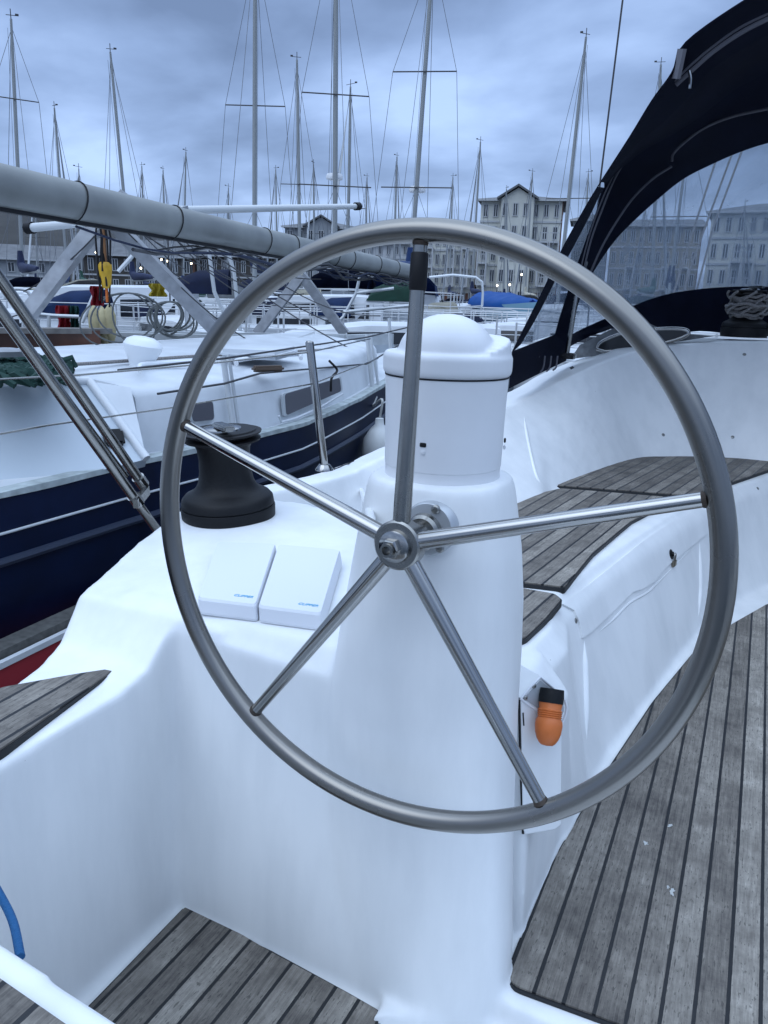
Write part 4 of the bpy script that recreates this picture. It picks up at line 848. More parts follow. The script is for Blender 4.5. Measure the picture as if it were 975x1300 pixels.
def boat(name, lab, x, d, head, L, hull='white', fab='navy', kind='sail', mast=None, spreaders=(.5,), group='yachts berthed in the marina', stripe=None, cover=True, hood=True, radar=False, y0=None):
    """mast = ((top px), (foot px)); boat sits at pixel column x, d metres away, water level"""
    BOATN[0] += 1; rnd = random.Random(BOATN[0])
    if mast: x = mast[1][0]
    base = EYE+hdir(x)*d; base.z = WATER; rz = atan2(hdir(x).y, hdir(x).x)+radians(head)
    R_ = thing(name, lab, 'sailing boat' if kind == 'sail' else 'motor boat', base, rz, group)
    MI = (Matrix.Translation(base) @ Matrix.Rotation(rz, 4, 'Z')).inverted()
    Bm = L*.31; fb = .105*L
    H = mat('boat_hull_'+hull, HUL[hull], .3, noise_amt=.1, nscale=2); F = mat('boat_fabric_'+fab, FAB[fab], .9, noise_amt=.3, nscale=3)
    W_ = mat('boat_deck', (.60,.62,.64), .5, noise_amt=.15, nscale=2)
    m = B(); hull_loft(m, L, Bm, fb); local('hull', m, H, R_)
    m = B(); hull_loft(m, L*.985, Bm*.96, fb*1.0, fb*.96)
    for v in m.verts: v.co.z = max(v.co.z, fb*.9)+.03
    local('deck', m, W_, R_)
    m = B()
    for s in (1, -1): loft(m, [[V((-L*.45+L*.9*t, s*Bm/2*(.86+.1*t if t < .5 else cos((t-.5)*pi*.92)**.75)*1.0, fb*.72)), V((-L*.45+L*.9*t, s*(Bm/2*(.86+.1*t if t < .5 else cos((t-.5)*pi*.92)**.75)+.015), fb*.72)), V((-L*.45+L*.9*t, s*(Bm/2*(.86+.1*t if t < .5 else cos((t-.5)*pi*.92)**.75)+.015), fb*.80)), V((-L*.45+L*.9*t, s*Bm/2*(.86+.1*t if t < .5 else cos((t-.5)*pi*.92)**.75), fb*.80))] for t in [k/10 for k in range(11)]])
    local('side_stripe', m, mat('boat_fabric_navy' if hull in ('white','cream','grey') else 'boat_deck', FAB['navy']), R_)
    ch = .048*L if kind == 'sail' else .085*L
    m = B(); cab = []
    for t, w, h in ((-.18,.30,1.0),(-.1,.31,1.05),(.1,.29,1.0),(.22,.22,.7),(.32,.12,.15)):
        z0 = fb*.98; cab.append([V((L*t, Bm*w, z0)), V((L*t, Bm*(w-.04), z0+ch*h)), V((L*t, 0, z0+ch*h+.06)), V((L*t, -Bm*(w-.04), z0+ch*h)), V((L*t, -Bm*w, z0))])
    loft(m, cab); CB = local('cabin', m, W_, R_)
    for s in (1, -1):
        for (a, c) in ((-.14,-.02),(.02,.14)):
            m = B(); q = []
            for t, hh in ((a,.28),(c,.28),(c,.72),(a,.78)):
                w = .31-.02*abs(t)*5; q.append(V((L*t, s*Bm*(w-.04*hh+.004), fb*.98+ch*hh)))
            nn = V((0, s*.03, .005)); loft(m, [[p-nn for p in q], [p+nn*.6 for p in q]]); local('window', m, DKG, CB)
    rails = B()
    for s in (1, -1):
        prev = None
        for k in range(7):
            t = -.46+.92*k/6; w = Bm/2*(.9 if t < .1 else max(.03, cos((t)*pi*.96)**.75)); c = V((L*t, s*w, fb*1.02)); tube(rails, [c, c+V((0,0,.62))], .018, 5)
            if prev: tube(rails, [prev+V((0,0,.6)), c+V((0,0,.6))], .009, 4); tube(rails, [prev+V((0,0,.3)), c+V((0,0,.3))], .007, 4)
            prev = c
    tube(rails, [V((-L*.46, -Bm*.45, fb+.62)), V((-L*.48, 0, fb+.66)), V((-L*.46, Bm*.45, fb+.62))], .018, 5)
    local('guard_rails', rails, mat('rail_steel', (.5,.51,.52), .4, .2), R_)
    if hood:
        m = B(); rr = []
        for t, h in ((-.13,.05),(-.15,.5),(-.19,.72),(-.26,.78)):
            rr.append([V((L*t, Bm*.29*cos(a), fb+ch*.9*(1 if h > .06 else 1)+L*.075*h*sin(a)**.6)) for a in [pi*k/10 for k in range(11)]])
        vs = [[m.verts.new(p) for p in r] for r in rr]
        for a, c in zip(vs, vs[1:]):
            for k in range(10): m.faces.new((a[k], a[k+1], c[k+1], c[k]))
        bmesh.ops.solidify(m, geom=m.faces[:], thickness=.03); local('sprayhood', m, F, R_)
    if mast:
        (tx, ty), (fx, fy) = mast; top = PD(tx, ty, d); foot = PD(fx, fy, d); dirv = (top-foot).normalized()
        zf = WATER+fb+ch*.9; foot = foot+dirv*((zf-foot.z)/dirv.z)
        top = MI @ top; foot = MI @ foot
        H_ = (top-foot).length; r = max(.055, .0072*H_); vr = rnd.choice((-1, 1))*rnd.uniform(.4, 1.3)
        b = B(); tube(b, [foot, foot.lerp(top, .5), foot.lerp(top, .8), top], [r,r,r*.9,r*.6], 10); MM = local('mast', b, MASTM, R_)
        b = B(); tube(b, [top, top+V((0,0,.35))], .018, 5); tube(b, [top+V((-.05,-.2*vr,.10)), top+V((.05,.25*vr,.16))], .014, 5); box(b, top+V((.05,.25*vr,.19)), (.08,.12,.06)); local('wind_vane', b, WIRE, MM)
        for s_ in spreaders:
            c = foot.lerp(top, s_); w = Bm*.36*(1-.35*s_)
            u = V((0,1,0)); b = B(); tube(b, [c-u*w+V((-.1,0,.02)), c+u*w+V((-.1,0,.02))], .022, 6); local('spreader', b, WIRE, MM)
        b = B(); rw = .004+.00015*d; sp0 = spreaders[-1]; cs = foot.lerp(top, sp0)
        for s_ in (1, -1):
            w = Bm*.36*(1-.35*sp0); c = cs+V((-.1, s_*w, 0)); tube(b, [V((foot.x-.2, s_*Bm*.46, fb)), c, top-V((0,0,.3))], rw, 4)
            tube(b, [V((foot.x+.2, s_*Bm*.44, fb)), foot.lerp(top, spreaders[0])], rw*.8, 4)
        tube(b, [V((L*.47, 0, fb+.1)), top], rw*1.1, 4); tube(b, [V((-L*.48, 0, fb+.1)), top], rw, 4)
        tube(b, [foot+V((.15,.12,0)), foot.lerp(top,.97)+V((.1,.12,0))], rw*.7, 4)
        local('rigging', b, mat('rig_wire', (.13,.14,.16), .6), MM)
        bz = foot+V((0,0,.75)); be = bz+V((-L*.40,0,.05))
        b = B(); tube(b, [bz, be], .06, 8); BO = local('boom', b, MASTM, R_)
        if cover:
            b = B(); tube(b, [bz+V((-.05,0,.9)), bz+V((-.08,0,.35)), bz+V((-.5,0,.20)), bz.lerp(be,.5)+V((0,0,.15)), bz.lerp(be,.95)+V((0,0,.08))], [.10,.17,.20,.17,.09], 10); local('sail_cover', b, F, BO)
        # furled headsail
        if d > 45: a = V((L*.47, 0, fb+.5)); c = a.lerp(top, .86); b = B(); tube(b, [a, a.lerp(c,.15), a.lerp(c,.6), c], [.05,.09,.075,.03], 8); local('furled_sail', b, mat('sail_cloth', (.42,.44,.46), .8), R_)
        if radar:
            c = foot.lerp(top, .33)+V((.32,0,0)); b = B(); lathe(b, [(0,-.1),(.28,-.08),(.30,0),(.26,.1),(0,.13)], c, (0,0,1), 16); tube(b, [c-V((0,0,.1)), c+V((-.3,0,-.1))], .03, 6); local('radar_dome', b, WHITEP, MM)
    return R_
sails = [
 dict(mast=((14,24),(28,330)), d=37, head=8, L=10.5, fab='navy', spreaders=(.40,.72), label_='sloop at the far left with twin spreaders and a navy sail cover'),
 dict(mast=((69,137),(84,330)), d=52, head=-12, L=9, fab='blue', spreaders=(.45,), label_='short masted sloop between the far left mast and the leaning one'),
 dict(mast=((140,66),(166,340)), d=42, head=14, L=10, fab='navy', spreaders=(.42,), label_='sloop whose leaning mast stands above the nearer trestle', radar=False),
 dict(mast=((324,-75),(323,330)), d=31, head=170, L=12, fab='navy', spreaders=(.26,.56), label_='tall masted yacht above the white spreader of the laid mast', radar=False),
 dict(mast=((377,76),(381,335)), d=43, head=-8, L=10, fab='cream', spreaders=(.5,), label_='sloop with a single spreader between the two tallest masts'),
 dict(mast=((427,-120),(425,335)), d=29, head=4, L=12.5, fab='navy', spreaders=(.30,.54), label_='tall yacht with radar dome on its mast left of the wheel top', radar=True),
 dict(mast=((445,110),(441,335)), d=46, head=165, L=10, fab='grey', spreaders=(.45,), label_='sloop with a slim mast close right of the radar yacht'),
 dict(mast=((551,-70),(522,335)), d=29, head=-6, L=12.5, fab='blue', spreaders=(.33,.66), label_='tall yacht with white radar dome directly above the top wheel spoke', radar=True),
 dict(mast=((610,180),(600,350)), d=60, head=12, L=10, fab='navy', spreaders=(.5,), label_='sloop moored in front of the left end of the gabled apartment block'),
 dict(mast=((744,47),(712,345)), d=39, head=172, L=11, hull='grey', fab='navy', spreaders=(.42,), label_='sloop whose leaning mast stands between the apartment block and sprayhood'),
 dict(mast=((839,82),(828,350)), d=48, head=-10, L=11, fab='green', spreaders=(.55,), label_='yacht whose masthead just clears the sprayhood canvas'),
 dict(mast=((236,193),(233,345)), d=68, head=20, L=9.5, fab='blue', spreaders=(.5,), label_='small distant sloop between the leaning mast and the first tall mast'),
 dict(mast=((207,216),(211,345)), d=75, head=-15, L=9, fab='black', spreaders=(.5,), label_='tiny distant sloop left of the one above the spreader root'),
 dict(mast=((180,211),(184,345)), d=76, head=10, L=9.5, hull='navy', fab='navy', spreaders=(.5,), label_='navy hulled distant sloop just right of the leaning mast'),
 dict(mast=((398,208),(399,345)), d=70, head=168, L=9.5, fab='grey', spreaders=(.5,), label_='distant sloop with grey sail cover left of the radar yacht'),
 dict(mast=((504,199),(500,345)), d=72, head=-9, L=10, fab='navy', spreaders=(.5,), label_='distant sloop just left of the top wheel spoke'),
 dict(mast=((676,219),(668,350)), d=75, head=14, L=10, fab='cream', spreaders=(.5,), label_='sloop moored before the right half of the gabled apartment block'),
 dict(mast=((643,240),(640,350)), d=80, head=-6, L=9, fab='navy', spreaders=(.5,), label_='short masted sloop before the middle of the gabled apartment block'),
 dict(mast=((747,220),(740,350)), d=70, head=3, L=9.5, fab='black', spreaders=(.5,), label_='distant sloop with T shaped spreader beside the sprayhood edge'),
 dict(mast=((877,150),(850,365)), d=33, head=176, L=11, fab='navy', spreaders=(.5,), label_='yacht whose mast rises left of our halyards in the front window'),
 dict(mast=((820,262),(812,360)), d=70, head=12, L=9.5, fab='navy', spreaders=(.6,), label_='distant sloop at the left side of the front window'),
 dict(mast=((946,258),(944,360)), d=75, head=-10, L=9.5, fab='grey', spreaders=(.6,), label_='distant sloop before the right hand apartment block'),
 dict(mast=((100,214),(104,345)), d=64, head=8, L=9.5, hull='cream', fab='green', spreaders=(.5,), label_='cream hulled sloop far off between the short mast and the leaning mast'),
 dict(mast=((44,230),(47,345)), d=74, head=171, L=9.5, fab='navy', spreaders=(.5,), label_='little far off sloop right of the far left mast'),
 dict(mast=((290,238),(289,345)), d=78, head=-5, L=9, fab='black', spreaders=(.5,), label_='little far off sloop just left of the first tall mast'),
 dict(mast=((350,215),(352,345)), d=74, head=16, L=9.5, fab='blue', spreaders=(.5,), label_='little far off sloop just right of the first tall mast'),
 dict(mast=((466,225),(464,345)), d=76, head=-12, L=9.5, hull='navy', fab='grey', spreaders=(.5,), label_='navy hulled sloop far off right of the slim mast pair'),
 dict(mast=((575,225),(571,345)), d=74, head=9, L=9.5, fab='navy', spreaders=(.5,), label_='little far off sloop right of the tall radar mast'),
]
for s in sails:
    lab = s.pop('label_'); boat('sloop', lab, 0, s.pop('d'), s.pop('head'), s.pop('L'), **s)
lows = [
 ('motor_cruiser','white cabin boat with dark windows behind the yellow float',150,19,80,9.5,'white','navy','motor'),
 ('motor_cruiser','white cabin boat with black canopy at the far left edge',28,26,95,8.5,'white','black','motor'),
 ('moored_boat','white bowed boat with dark bottom beside the trestle leg',238,17,200,8,'white','navy','sail'),
 ('moored_boat','white boat at the far left behind the bundled tubes',-20,17,70,8.5,'white','blue','sail'),
 ('moored_boat','small white boat with red hood among the left berths',95,33,110,7.5,'white','red','sail'),
 ('moored_boat','white boat with cream hood right behind the trestle leg',300,27,60,8.5,'white','cream','sail'),
 ('moored_boat','white boat with blue hood between the two trestles',345,22,80,8.5,'white','blue','sail'),
 ('moored_boat','cream boat with green hood far along the left berths',190,46,95,8,'cream','green','sail'),
 ('moored_boat','white boat with blue hood under the hill',60,50,80,8.5,'white','blue','sail'),
 ('moored_boat','black hulled boat low behind the red cloth',10,38,120,9,'black','black','sail'),
 ('moored_boat','white boat behind the farther trestle apex',400,30,100,8.5,'white','navy','sail'),
 ('moored_boat','white boat left of the person on the pontoon',415,48,90,9,'white','black','sail'),
 ('motor_cruiser','low white sports boat with navy canopy right of the top spoke',572,20,165,6.0,'white','navy','motor'),
 ('moored_boat','long grey hull behind the compass housing',520,14.5,100,8.5,'grey','grey','sail'),
 ('motor_cruiser','white cruiser with black canopy behind the sports boat',610,31,120,8.5,'white','black','motor'),
 ('moored_boat','white boat seen low in the left part of the front window',800,19,70,8.5,'white','navy','sail'),
 ('moored_boat','white boat with grey hood low in the middle of the front window',860,26,100,9,'white','grey','sail'),
 ('motor_cruiser','white boat under a big blue canopy at the right of the front window',945,12.5,75,7.5,'white','blue','motor'),
 ('moored_boat','navy boat behind the side window of the sprayhood',700,17,80,8.5,'navy','navy','sail'),
 ('moored_boat','white boat behind the side window of the sprayhood',735,24,95,9,'white','cream','sail'),
 ('moored_boat','grey boat far along before the brick quay',560,60,85,9,'grey','navy','sail'),
 ('moored_boat','white boat in the middle distance above the laid mast end',480,40,70,9,'white','cream','sail'),
 ('moored_boat','white boat with black hood in the left middle distance',265,36,110,8.5,'white','black','sail'),
 ('moored_boat','white boat with grey hood farther left in the middle distance',130,42,75,8.5,'white','grey','sail'),
]
for nm, lab, x, d, hd, L, hu, fa, kd in lows:
    boat(nm, lab, x, d, hd, L, hu, fa, kd, hood=not lab.startswith('long grey'))
ORD = ['first','second','third','fourth','fifth','sixth','seventh','eighth','ninth','tenth']
rnd = random.Random(42)
for d, row in ((23,'nearest'),(31,'second'),(41,'third'),(54,'fourth'),(66,'farthest')):
    for k in range(9):
        x = -30+k*62+rnd.uniform(-18,18)+(d % 3)*12; hu = rnd.choice(['white','white','white','cream','navy','grey']); fa = rnd.choice(['navy','navy','blue','black','grey','cream','green'])
        boat('moored_boat', '%s boat with %s hood, %s from the left in the %s row of berths' % (hu, fa, ORD[k], row), x, d*rnd.uniform(.95,1.05), rnd.choice([70,85,100,110,-80,-95,20,160]), rnd.uniform(7.5,9.5), hu, fa, 'sail' if rnd.random() < .7 else 'motor')
# boat under blue tarpaulin
tb = EYE+hdir(650)*29; tb.z = .40
TP = thing('covered_boat', 'small pale blue boat covered by a bright blue tarpaulin', 'boat', tb, atan2(hdir(652).y, hdir(652).x)+radians(205))
m = B(); hull_loft(m, 4.2, 1.7, .62); local('hull', m, mat('pale_blue', (.20,.36,.46), .4), TP)
for q_ in (-1.1, .9):
    m = B(); box(m, (q_, 0, -.25), (.15, 1.1, .55)); local('cradle', m, PW, TP, smooth=False)
m = B(); g_ = []
for i in range(15):
    t = i/14; x = -1.9+3.6*t; w = .9*(1 if t < .5 else cos((t-.5)*pi*.95)**.7)
    g_.append([V((x, w*cos(a)*1.03, .56+(.55-.25*t+.10*noise.noise(V((x*2.5,a*2,1))))*sin(a)**.8)) for a in [pi*k/16 for k in range(17)]])
vs = [[m.verts.new(p) for p in r] for r in g_]
for a, c in zip(vs, vs[1:]):
    for k in range(16): m.faces.new((a[k], a[k+1], c[k+1], c[k]))
bmesh.ops.solidify(m, geom=m.faces[:], thickness=.03); local('tarpaulin', m, mat('blue_tarp', (.006,.12,.45), .5, bump=.6, bscale=6), TP)
b = B(); tube(b, [PD(545,352,20), PD(575,349,20), PD(604,352,20), PD(612,358,20), PD(613,372,20), PD(612,388,20)], .03, 8); tag(obj('roll_arch', b, mat('white_tube', (.6,.62,.63), .35)), 'bent white tube arch above the sports boat with navy canopy', 'arch')
# ------------------------------------------------------------------ person on the pontoon
def person(px, d, feet_y, lab):
    f = PD(px, feet_y, d); s = .97
    me = bpy.data.meshes.new('person'); J = [((0,0,.92),.15),((0,0,1.15),.14),((0,0,1.38),.16),((0,0,1.50),.06),((0,.02,1.60),.095),((0,.02,1.72),.085),
      ((.19,0,1.40),.065),((.25,.03,1.14),.05),((.16,.22,1.05),.04),((-.19,0,1.40),.065),((-.25,.03,1.14),.05),((-.16,.22,1.02),.04),
      ((.10,0,.85),.09),((.11,.03,.48),.065),((.11,0,.08),.05),((.12,.14,.03),.04),((-.10,0,.85),.09),((-.12,-.02,.48),.065),((-.13,-.04,.08),.05),((-.14,.10,.03),.04)]
    E_ = [(0,1),(1,2),(2,3),(3,4),(4,5),(2,6),(6,7),(7,8),(2,9),(9,10),(10,11),(0,12),(12,13),(13,14),(14,15),(0,16),(16,17),(17,18),(18,19)]
    me.from_pydata([V(j[0])*s+f for j in J], E_, []); o = link('person', me, mat('dark_clothes', (.012,.013,.017), .85))
    o.modifiers.new('s', 'SKIN'); me.skin_vertices[0].data[0].use_root = True
    for i, j in enumerate(J): me.skin_vertices[0].data[i].radius = (j[1], j[1]*.85)
    o.modifiers.new('u', 'SUBSURF').levels = 1; baked(o); o.data.materials.clear(); o.data.materials.append(MATS['dark_clothes'])
    tag(o, lab, 'person')
    hd = f+V((0,.02,1.64))*s; b = B(); lathe(b, [(0,-.11),(.07,-.09),(.088,0),(.08,.07),(.0,.115)], hd-V((.035,.08,0)), (0,0,1), 14)
    h = obj('face', b, mat('skin', (.30,.19,.14), .6), o); b = B(); lathe(b, [(0,.02),(.098,.0),(.098,.06),(.07,.12),(0,.135)], hd, (0,0,1), 14); obj('cap', b, DARK, o)
person(438, 41, 407, 'person in dark clothes and cap standing on the pontoon')
# ------------------------------------------------------------------ quayside buildings
WALLC = {'cream': (.55,.55,.50), 'white': (.50,.51,.52), 'grey': (.26,.28,.30), 'brick': (.16,.075,.05), 'tan': (.30,.27,.22), 'dark': (.06,.055,.05)}
FRM = mat('window_frame', (.42,.43,.44), .5); PANE = mat('window_pane', (.02,.028,.038), .1); ROOFM = mat('slate_roof', (.12,.125,.135), .75, noise_amt=.3, nscale=.8)
DATA = {}
def winmesh(w, h):
    k = (w, h)
    if k not in DATA:
        b = B()
        for dx in (-w/2, 0, w/2): box(b, (dx,-.04,0), (.09,.10,h+.09))
        for dz in (-h/2, h/2): box(b, (0,-.041,dz), (w+.07,.09,.09))
        me = bpy.data.meshes.new('window'); b.to_mesh(me); b.free(); me.materials.append(FRM)
        b = B(); box(b, (0,-.015,0), (w,.02,h)); m2 = bpy.data.meshes.new('pane'); b.to_mesh(m2); b.free(); m2.materials.append(PANE); DATA[k] = (me, m2)
    return DATA[k]
def building(lab, xl, xr, dl, dr, eaves, floors, bays, wall='cream', roof='hip', rh=3.0, depth=12, base='brick', balc=(), gable=None, z0=QZ):
    a = EYE+hdir(xl)*dl; b_ = EYE+hdir(xr)*dr; a.z = b_.z = z0; W_ = (b_-a).length; ang = atan2((b_-a).y, (b_-a).x)
    H = EYE.z+(horizon((xl+xr)/2)-eaves)/FPX*(dl+dr)/2*1.0-z0
    R_ = thing('apartment_block', lab, 'building', a, ang)
    m = B(); box(m, (W_/2, depth/2, H/2), (W_, depth, H)); local('wall', m, mat('render_'+wall, WALLC[wall], .8, noise_amt=.15, nscale=.4), R_, smooth=False)
    m = B(); box(m, (W_+.06, depth/2, H/2-.1), (.1, depth-.3, H-.3)); local('end_wall', m, mat('render_brick', WALLC['brick'], .8, noise_amt=.3, nscale=1), R_, smooth=False)
    fh = H/floors
    m = B(); box(m, (W_/2, -.06, fh*.36), (W_+.1, .12, fh*.72)); local('plinth', m, mat('render_'+base, WALLC[base], .8, noise_amt=.3, nscale=1), R_, smooth=False)
    for f in range(1, floors):
        m = B(); box(m, (W_/2, -.05, fh*f), (W_+.1, .12, .22)); local('string_course', m, FRM, R_, smooth=False)
    m = B(); o = .6
    if roof == 'hip':
        i = min(depth, W_)*.42; q = [V((-o,-o,H)), V((W_+o,-o,H)), V((W_+o,depth+o,H)), V((-o,depth+o,H))]; t = [V((i,depth/2,H+rh)), V((W_-i,depth/2,H+rh))]
    else:
        q = [V((-o,-o,H)), V((W_+o,-o,H)), V((W_+o,depth+o,H)), V((-o,depth+o,H))]; t = [V((-.2,depth/2,H+rh)), V((W_+.2,depth/2,H+rh))]
    v = [m.verts.new(p) for p in q]; w = [m.verts.new(p) for p in t]
    m.faces.new(v[::-1]); m.faces.new((v[0],v[1],w[1],w[0])); m.faces.new((v[2],v[3],w[0],w[1])); m.faces.new((v[1],v[2],w[1])); m.faces.new((v[3],v[0],w[0]))
    RF = local('roof', m, ROOFM, R_, smooth=False)
    m = B(); box(m, (W_/2, -.45, H-.10), (W_+1.0, .3, .22)); local('eaves_board', m, FRM, R_, smooth=False)
    if gable:
        g0, g1, gh = gable; m = B(); x0, x1 = W_*g0, W_*g1
        loft(m, [[V((x0,-1.2,z)) , V((x1,-1.2,z)), V((x1,.5,z)), V((x0,.5,z))] for z in (0.02, H)]); local('gable_bay', m, mat('render_'+wall, WALLC[wall], .8), R_, smooth=False)
        m = B(); loft(m, [[V((x0,y,H)), V((x1,y,H)), V(((x0+x1)/2,y,H+gh))] for y in (-1.2, depth*.4)]); local('gable', m, mat('render_'+wall, WALLC[wall], .8), R_, smooth=False)
        m = B()
        for sx, ex in ((x0-.5, (x0+x1)/2), (x1+.5, (x0+x1)/2)):
            loft(m, [[V((sx,y,H-.15)), V((ex,y,H+gh+.15)), V((ex,y,H+gh+.38)), V((sx,y,H+.08))] for y in (-1.7, depth*.4)])
        local('gable_roof', m, ROOFM, RF, smooth=False)
    ww = W_/bays*.42; wh = fh*.56; me, m2 = winmesh(round(ww, 1), round(wh, 1))
    for f in range(floors):
        for k in range(bays):
            x = W_*(k+.5)/bays; y = -1.2 if gable and gable[0] < (k+.5)/bays < gable[1] else 0
            if f == 0: y -= .12
            o_ = bpy.data.objects.new('window', me); C.objects.link(o_); o_.parent = R_; o_.location = (x, y, fh*(f+.5))
            p_ = bpy.data.objects.new('pane', m2); C.objects.link(p_); p_.parent = o_
    for (k, f) in balc:
        m = B(); x = W_*(k+.5)/bays; w = W_/bays*.9; y = -.9
        if gable and gable[0] < (k+.5)/bays < gable[1]: y -= 1.2
        box(m, (x, y, fh*f+.15), (w, 1.7, .2)); box(m, (x, y-.8, fh*f+1.15), (w, .07, .09))
        n_ = max(4, int(w/.35))
        for j in range(n_+1): box(m, (x-w/2+w*j/n_, y-.8, fh*f+.65), (.05,.05,.95))
        for j in (-1, 1): box(m, (x+j*w/2, y-.8, fh*f-fh*.5+.1), (.18,.18,fh)) if f > 1 else None
        local('balcony', m, FRM, R_, smooth=False)
    return R_
building('large cream apartment block with gabled front right of the top spoke', 604, 704, 99.5, 99, 268, 5, 8, 'cream', 'hip', 1.2, 13, 'brick', balc=[(6,1),(7,1),(6,2),(7,2),(6,3),(7,3),(0,1),(0,2),(0,3)], gable=(.26,.66,1.15))
building('cream terrace with balconies seen under the wheel rim', 531, 601, 101, 100.5, 302, 4, 8, 'cream', 'ridge', 1.2, 11, 'brick', balc=[(1,1),(1,2),(1,3),(4,1),(4,2),(4,3),(6,1),(6,2),(6,3)])
building('white terrace behind the end of the laid mast', 455, 528, 103, 102.5, 314, 4, 7, 'white', 'ridge', 1.2, 11, 'tan', balc=[(2,1),(2,2),(5,1),(5,2)])
building('pale house with low gable left of the tallest masts', 362, 454, 125, 124, 297, 4, 7, 'grey', 'hip', 1.3, 12, 'tan', gable=(.3,.7,1.3))
building('low dark house left of the apartment terraces', 255, 352, 125, 124, 330, 2, 8, 'dark', 'ridge', 2.4, 10, 'dark')
building('long low dark house at the foot of the hill', 95, 246, 122, 120, 330, 2, 10, 'dark', 'ridge', 2.4, 10, 'dark')
building('low grey boat shed at the far left', -70, 84, 121, 119, 334, 2, 8, 'grey', 'ridge', 2.0, 10, 'dark')
building('small slate roofed house behind the sprayhood edge', 720, 764, 119, 119, 292, 4, 4, 'grey', 'hip', 1.2, 10, 'brick')
building('grey terrace through the left half of the front window', 768, 880, 112, 112, 300, 4, 10, 'tan', 'ridge', 1.2, 11, 'brick', balc=[(2,1),(2,2),(6,1),(6,2),(8,2)])
building('cream block through the right half of the front window', 890, 1030, 92, 92, 290, 4, 9, 'cream', 'hip', 1.4, 13, 'brick', balc=[(2,1),(3,1),(2,2),(3,2),(5,2),(6,2)])
# lit quay lamps
LAMP = mat('lamp_glow', (1.0,.86,.62), .5, emit=7)
for i, (x, y, lab) in enumerate(((122,323,'lit lamp glowing below the nearer trestle apex'),(205,332,'left lamp of the lit pair under the laid mast'),(212,334,'right lamp of the lit pair under the laid mast'),(243,337,'lit lamp alone right of the lit pair under the mast'),(179,343,'small orange lit lamp between the trestle legs'),(662,351,'brightest lit lamp before the gabled apartment block'),(647,364,'low lit lamp on the quay left of the brightest one'),(631,365,'dim lit lamp on the quay near the blue tarpaulin'))):
    c = PD(x, y, 88); r_ = thing('street_lamp', lab, 'street lamp', (c.x, c.y, QZ), group='lit lamps along the quay')
    b = B(); tube(b, [V((c.x,c.y,QZ-.8)), c+V((0,0,.02))], [.10,.06], 8); obj('lamp_post', b, WIRE, r_)
    b = B(); lathe(b, [(0,-.11),(.07,-.08),(.10,0),(.07,.08),(0,.11)], c+V((0,0,.2)), (0,0,1), 12); obj('lamp_globe', b, LAMP, r_)
# ------------------------------------------------------------------ camera
cam = bpy.data.cameras.new('Camera'); co = bpy.data.objects.new('Camera', cam); C.objects.link(co)
M = Matrix((CX, CY, -CZ)).transposed().to_4x4(); M.translation = EYE; co.matrix_world = M
cam.sensor_fit = 'VERTICAL'; cam.sensor_height = 36; cam.lens = 36*FPX/1300; cam.clip_end = 5000; cam.clip_start = .02
sc = bpy.context.scene; sc.camera = co
# ------------------------------------------------------------------ overcast dusk sky
w = bpy.data.worlds.new('World'); sc.world = w; w.use_nodes = True; nt = w.node_tree; N = nt.nodes; L = nt.links
SUN_EL, SUN_AZ = radians(48), radians(200)
bg = N['Background']
sky = N.new('ShaderNodeTexSky'); sky.sky_type = 'NISHITA'; sky.sun_disc = False; sky.sun_elevation = SUN_EL; sky.sun_rotation = SUN_AZ
tc = N.new('ShaderNodeTexCoord'); sx = N.new('ShaderNodeSeparateXYZ'); L.new(tc.outputs['Generated'], sx.inputs[0])
def mth(op, a, b=None):
    n = N.new('ShaderNodeMath'); n.operation = op
    for i, q in enumerate((a, b)):
        if q is None: continue
        if isinstance(q, (int, float)): n.inputs[i].default_value = q
        else: L.new(q, n.inputs[i])
    return n.outputs[0]
zz = mth('ADD', mth('MAXIMUM', sx.outputs[2], 0), .26)          # flatten clouds towards the horizon
cb = N.new('ShaderNodeCombineXYZ'); L.new(mth('DIVIDE', sx.outputs[0], zz), cb.inputs[0]); L.new(mth('DIVIDE', sx.outputs[1], zz), cb.inputs[1])
mp = N.new('ShaderNodeMapping'); mp.inputs['Rotation'].default_value = (0,0,radians(-25)); mp.inputs['Scale'].default_value = (.8,.95,1); mp.inputs['Location'].default_value = (3.3,1.2,0); L.new(cb.outputs[0], mp.inputs[0])
n1 = N.new('ShaderNodeTexNoise'); n1.inputs['Scale'].default_value = 2.1; n1.inputs['Detail'].default_value = 8; n1.inputs['Roughness'].default_value = .48; n1.inputs['Distortion'].default_value = .15; L.new(mp.outputs[0], n1.inputs['Vector'])
rp = N.new('ShaderNodeValToRGB'); L.new(n1.outputs[0], rp.inputs[0]); e = rp.color_ramp.elements
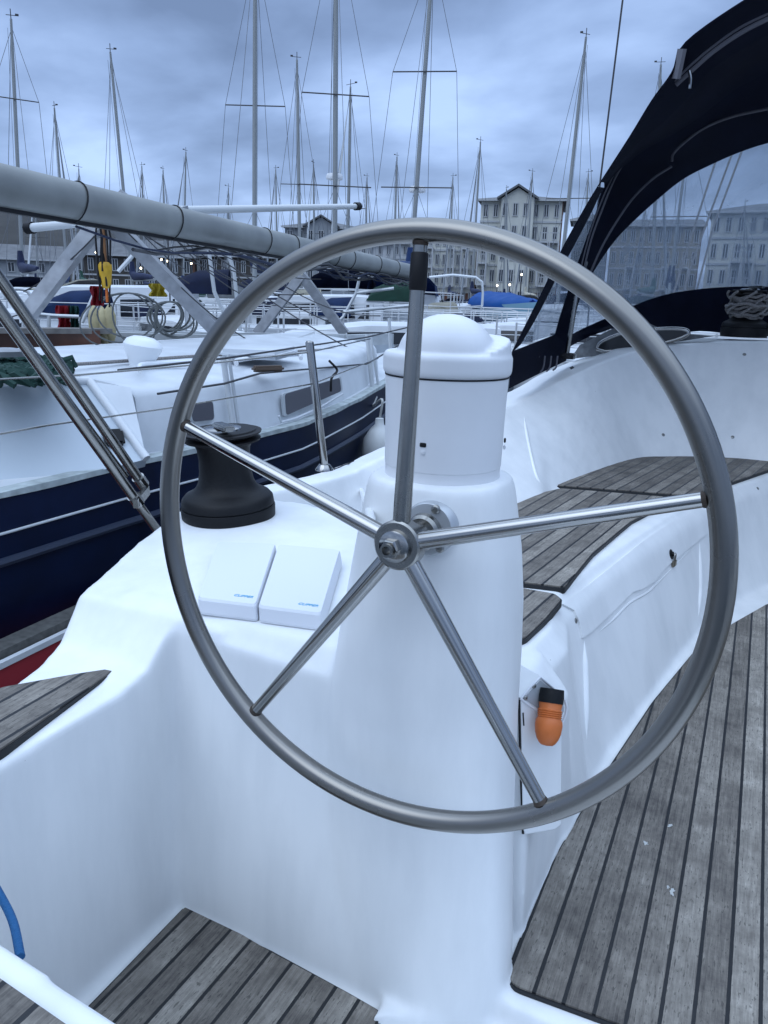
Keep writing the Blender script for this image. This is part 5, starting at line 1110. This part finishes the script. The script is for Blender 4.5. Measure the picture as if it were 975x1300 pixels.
e[0].position = .34; e[0].color = (.145,.215,.375,1); e[1].position = .68; e[1].color = (.41,.57,.90,1)
a = e.new(.50); a.color = (.245,.355,.595,1)
# brighter overhead, soft bright band low down
up = 0.0
gain = mth('ADD', 1.04, up)
low = mth('MULTIPLY', mth('POWER', mth('SUBTRACT', 1, mth('ABSOLUTE', mth('SUBTRACT', sx.outputs[2], .13))), 14), .10)
vs_ = N.new('ShaderNodeVectorMath'); vs_.operation = 'SCALE'; L.new(rp.outputs[0], vs_.inputs[0]); L.new(mth('ADD', gain, low), vs_.inputs['Scale'])
s2 = N.new('ShaderNodeVectorMath'); s2.operation = 'SCALE'; L.new(sky.outputs[0], s2.inputs[0]); s2.inputs['Scale'].default_value = .012
ad = N.new('ShaderNodeVectorMath'); ad.operation = 'ADD'; L.new(vs_.outputs[0], ad.inputs[0]); L.new(s2.outputs[0], ad.inputs[1])
zr = N.new('ShaderNodeMapRange'); zr.interpolation_type = 'SMOOTHSTEP'; zr.inputs[1].default_value = .36; zr.inputs[2].default_value = .80; L.new(sx.outputs[2], zr.inputs[0])
zs = N.new('ShaderNodeVectorMath'); zs.operation = 'SCALE'; zs.inputs[0].default_value = (.84,1.03,1.28); L.new(zr.outputs[0], zs.inputs['Scale'])
a2 = N.new('ShaderNodeVectorMath'); a2.operation = 'ADD'; L.new(ad.outputs[0], a2.inputs[0]); L.new(zs.outputs[0], a2.inputs[1])
L.new(a2.outputs[0], bg.inputs[0]); bg.inputs[1].default_value = 1.0
sl = bpy.data.lights.new('Sun', 'SUN'); sl.energy = .6; sl.angle = radians(50); sl.color = (.82,.91,1.0)
so = bpy.data.objects.new('Sun', sl); C.objects.link(so)
so.rotation_euler = (radians(90)-SUN_EL, 0, radians(180)-SUN_AZ+radians(0))
sc.view_settings.view_transform = 'Standard'; sc.view_settings.look = 'None'; sc.view_settings.gamma = 1; sc.view_settings.exposure = 0.17
try: sc.view_settings.use_curve_mapping = False
except Exception: pass
sc.cycles.transparent_max_bounces = 16
